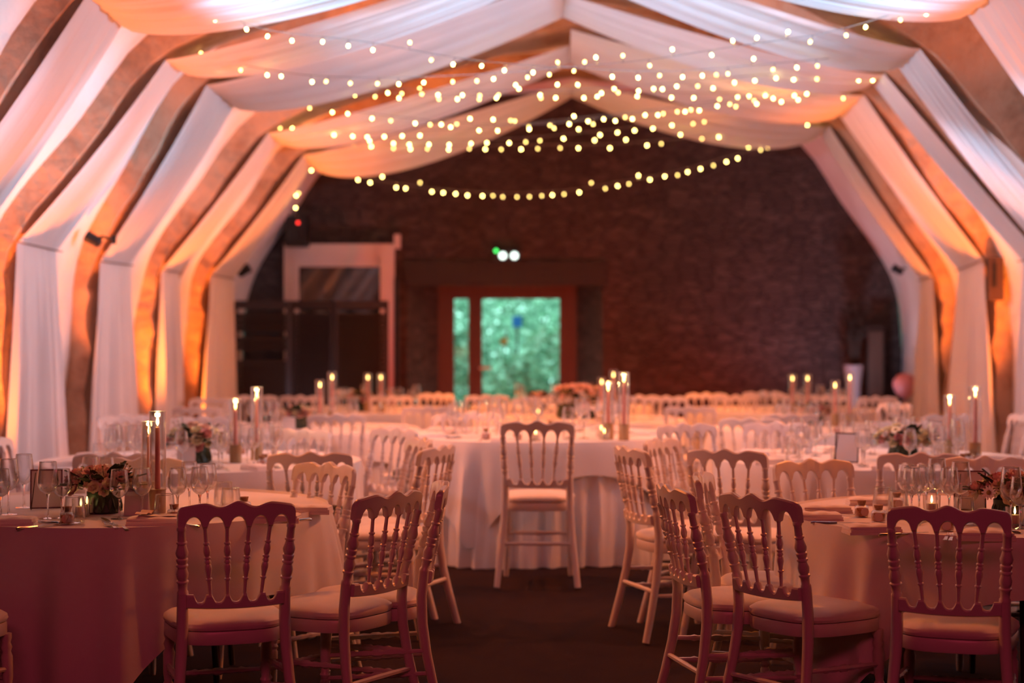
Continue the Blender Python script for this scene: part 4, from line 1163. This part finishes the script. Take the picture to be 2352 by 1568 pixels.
for a, b_, lab in (((38, 1217), (138, 1205), 'steel knife at the near rim of the front left table, left part'), ((136, 1204), (72, 1198), 'steel knife beside the labelled spice jar'),
                   ((258, 1205), (230, 1189), 'steel knife leaning by the forks on the front left table'), ((458, 1213), (420, 1206), 'knife seen through the left arch of the nearest chair crest'),
                   ((715, 1195), (640, 1202), 'dark knife by the right rim of the front left table')):
    pa, rz = two('T1', a, b_); knife(lab, pa, rz)
# ---- front right table
arrangement('arrangement of dusky roses at the right picture edge on the front right table', ont('T2', 2322, 1196), .13, 23, box=(.066, .066, .085))
for px, py, k, lab in ((2082, 1176, mid, 'leftmost wine glass of the cluster on the front right table'), (2094, 1186, mid, 'wine glass second from the left in the cluster, front right table'),
                       (2111, 1182, mid, 'wine glass in front in the middle of the cluster, front right table'), (2128, 1176, mid, 'wine glass right of the middle of the cluster, front right table'),
                       (2152, 1180, big, 'tall wine glass at the back right of the cluster, front right table'), (2180, 1186, mid, 'wine glass left of the black card frame, front right table'),
                       (2206, 1192, big, 'tall wine glass before the black card frame, front right table'),
                       (2322, 1209, big, 'tall wine glass before the dusky roses at the right picture edge'), (2343, 1214, mid, 'wine glass nearest the right picture edge, front right table')):
    k(lab, ont('T2', px, py), random.uniform(0, 6))
for px, py, lab in ((2028, 1178, 'larger tumbler behind the two corked jars, front right table'), (2063, 1188, 'tumbler right of the corked jars, front right table'), (2214, 1205, 'tumbler beneath the black card frame, front right table')):
    tumbler(lab, ont('T2', px, py))
jar('corked spice jar nearer the aisle, left of the front pair on the front right table', ont('T2', 1979, 1187), .3)
jar('corked spice jar in front of the tumblers on the front right table', ont('T2', 2018, 1199), -.2)
jar('corked spice jar behind the tumblers on the front right table', ont('T2', 2060, 1168), .1)
jar('corked jar with a round tag seen through the arches of the near right chair', ont('T2', 2174, 1219), -.2)
cframe('black framed card in the middle of the front right table', ont('T2', 2228, 1172), -.15)
votive_set('T2', 2140, 1178, 'amid the wine glasses on the front right table'); votive_set('T2', 2331, 1206, 'before the dusky roses on the front right table')
for px, py, rz, lab in ((1897, 1176, .05, 'folded napkin at the far left of the front right table'), (1874, 1193, .02, 'folded napkin nearest the aisle on the front right table'),
                        (2003, 1222, .15, 'folded napkin at the near rim left of the near right chair'), (2262, 1236, -.05, 'folded napkin behind the right arches of the near right chair'),
                        (2000, 1158, 0, 'folded napkin behind the corked jars on the front right table')):
    napkin(lab, ont('T2', px, py), rz)
for a, b_, lab in (((1862, 1203), (1975, 1204), 'long knife beside the napkin nearest the aisle'), ((2018, 1232), (2118, 1226), 'dark knife at the near rim of the front right table'),
                   ((1845, 1180), (1920, 1183), 'knife between the two aisle-side napkins'), ((2345, 1226), (2290, 1222), 'knife by the right picture edge')):
    pa, rz = two('T2', a, b_); knife(lab, pa, rz)
for a, b_, lab in (((2170, 1242), (2198, 1214), 'fork behind the middle arch of the near right chair'), ((2182, 1243), (2206, 1216), 'second fork behind the middle arch of the near right chair'),
                   ((2110, 1206), (2130, 1192), 'fork with orange glints behind the left arches of the near right chair')):
    pa, rz = two('T2', a, b_); fork(lab, pa, rz)
# ---- second left table
arrangement('long low cream and pink flowers in a dark box on the second left table', ont('T3', 450, 1062), .175, 31, box=(.078, .07, .09))
candle_set('T3', 590, 1056, True, 'at the right of the second left table'); candle_set('T3', 541, 1062, False, 'left of the taller one, second left table')
tcard('small white card standing before the flowers on the second left table', ont('T3', 427, 1068), .1)
# ---- second right table
arrangement('rounded arrangement of peach flowers on the second right table', ont('T4', 2074, 1056), .16, 41, box=(.075, .07, .085))
candle_set('T4', 2240, 1056, True, 'at the right of the second right table'); candle_set('T4', 2181, 1048, False, 'behind the shaded chair of the second right table')
cframe('gold framed card leaning on the second right table left of the flowers', ont('T4', 1944, 1062), -.35)
votive_set('T4', 1921, 1056, 'left of the gold frame on the second right table')
# ---- centre table, rear tables
candle_set('T5', 1433, 1011, True, 'at the right of the centre table'); candle_set('T5', 1397, 1008, False, 'at the left of the taller one, centre table')
votive_set('T5', 1230, 1012, 'behind the crest of the lone centre chair'); votive_set('T5', 1381, 1003, 'left of the candles on the centre table'); votive_set('T5', 1388, 1010, 'in front of the candles on the centre table')
arrangement('large dome of pink flowers over dark foliage beyond the centre table', ont('T7', 1325, 960), .19, 51, 'pink', (.13, .12, .10), 1.25)
candle_set('T7', 1409, 963, True, 'right of the pink flower dome'); candle_set('T7', 1382, 964, False, 'just right of the pink flower dome')
votive_set('T7', 1236, 958, 'left of the pink flower dome')
arrangement('small dark leafy arrangement on the third left table', ont('T6', 686, 984), .085, 61, box=(.06, .05, .10))
tcard('white card standing beside the dark leafy arrangement, third left table', ont('T6', 662, 992), .0)
candle_set('T6', 763, 974, True, 'on the third left table'); candle_set('T6', 735, 976, False, 'left of the taller one, third left table')
arrangement('dark flower box on the rear left table', ont('T8', 828, 944), .10, 71, box=(.075, .07, .10))
candle_set('T8', 845, 946, False, 'at the left, rear left table'); candle_set('T8', 875, 946, False, 'at the right, rear left table')
candle_set('T10', 1820, 950, False, 'at the left, rear right table'); candle_set('T10', 1855, 950, False, 'at the right, rear right table')
arrangement('dark flower box on the third right table', ont('T9', 1872, 975), .10, 81, box=(.07, .06, .08))
candle_set('T9', 1952, 976, True, 'on the third right table'); candle_set('T9', 1918, 978, False, 'left of the taller one, third right table')
arrangement('dark flower box on the rear centre table', ont('T11', 1240, 940), .10, 91, box=(.07, .06, .08))
# ---- settings scattered over the tables farther back
def where(dx, dy):
    k = int(round(atan2(dy, dx) / (pi / 4))) % 8
    return ('right', 'far right', 'far', 'far left', 'left', 'near left', 'near', 'near right')[k]
SETS = [('T3', 18, 3, 7, 4), ('T4', 20, 4, 7, 4), ('T5', 14, 3, 7, 3), ('T6', 10, 2, 5, 0), ('T9', 12, 2, 5, 1), ('T7', 10, 2, 4, 0), ('T8', 8, 0, 0, 0), ('T10', 8, 0, 0, 0), ('T11', 8, 0, 0, 0)]
OCC = []
for o in bpy.data.objects:
    if o.parent is None and o.get('category') in ('flowers', 'candle holder', 'card', 'frame', 'candle glass'): OCC.append((o.location.x, o.location.y, .10 if o['category'] == 'flowers' else .05))
def free(x, y, r, used): return all((x - u[0]) ** 2 + (y - u[1]) ** 2 > (r + u[2]) ** 2 for u in used)
for key, ng, nt_, nn, nj in SETS:
    x0, y0, z, R, lab = TB[key]; z += .001; rn = random.Random(key); used = list(OCC)
    for i in range(nn):
        a = rn.uniform(-.1, .1) + 2 * pi * i / nn; x, y = x0 + cos(a) * R * .80, y0 + sin(a) * R * .80
        if not free(x, y, .09, used): continue
        pl = where(x - x0, y - y0); napkin('folded napkin at the %s place of the %s' % (pl, lab), (x, y, z), a, 'napkins on the ' + lab); used.append((x, y, .09))
        q = (x0 + cos(a + .22) * R * .78, y0 + sin(a + .22) * R * .78)
        knife('steel knife at the %s place of the %s' % (pl, lab), (q[0], q[1], z), a + pi, 'knives on the ' + lab)
        q = (x0 + cos(a - .22) * R * .80, y0 + sin(a - .22) * R * .80)
        fork('steel fork at the %s place of the %s' % (pl, lab), (q[0], q[1], z), a + pi, 'forks on the ' + lab)
    def scat(n, rmin, rmax, rad, fn):
        c = 0
        for _ in range(n * 40):
            if c >= n: break
            a = rn.uniform(0, 2 * pi); r = rn.uniform(rmin, rmax) * R; x, y = x0 + cos(a) * r, y0 + sin(a) * r
            if free(x, y, rad, used): used.append((x, y, rad)); fn((x, y, z)); c += 1
    scat(ng, .40, .64, .042, lambda p: (lambda bg_: (big if bg_ else mid)('%s empty wine glass at the %s %s part of the %s' % ('tall' if bg_ else 'small', where(p[0] - x0, p[1] - y0), 'outer' if math.hypot(p[0] - x0, p[1] - y0) > .52 * R else 'inner', lab), p, 0, 'wine glasses on the ' + lab))(rn.random() < .4))
    scat(nt_, .45, .68, .044, lambda p: tumbler('empty tumbler at the %s part of the %s' % (where(p[0] - x0, p[1] - y0), lab), p, 0, 'tumblers on the ' + lab))
    if nj: scat(nj, .55, .7, .03, lambda p: jar('corked spice jar at the %s part of the %s' % (where(p[0] - x0, p[1] - y0), lab), p, 0, 'spice jars on the ' + lab))
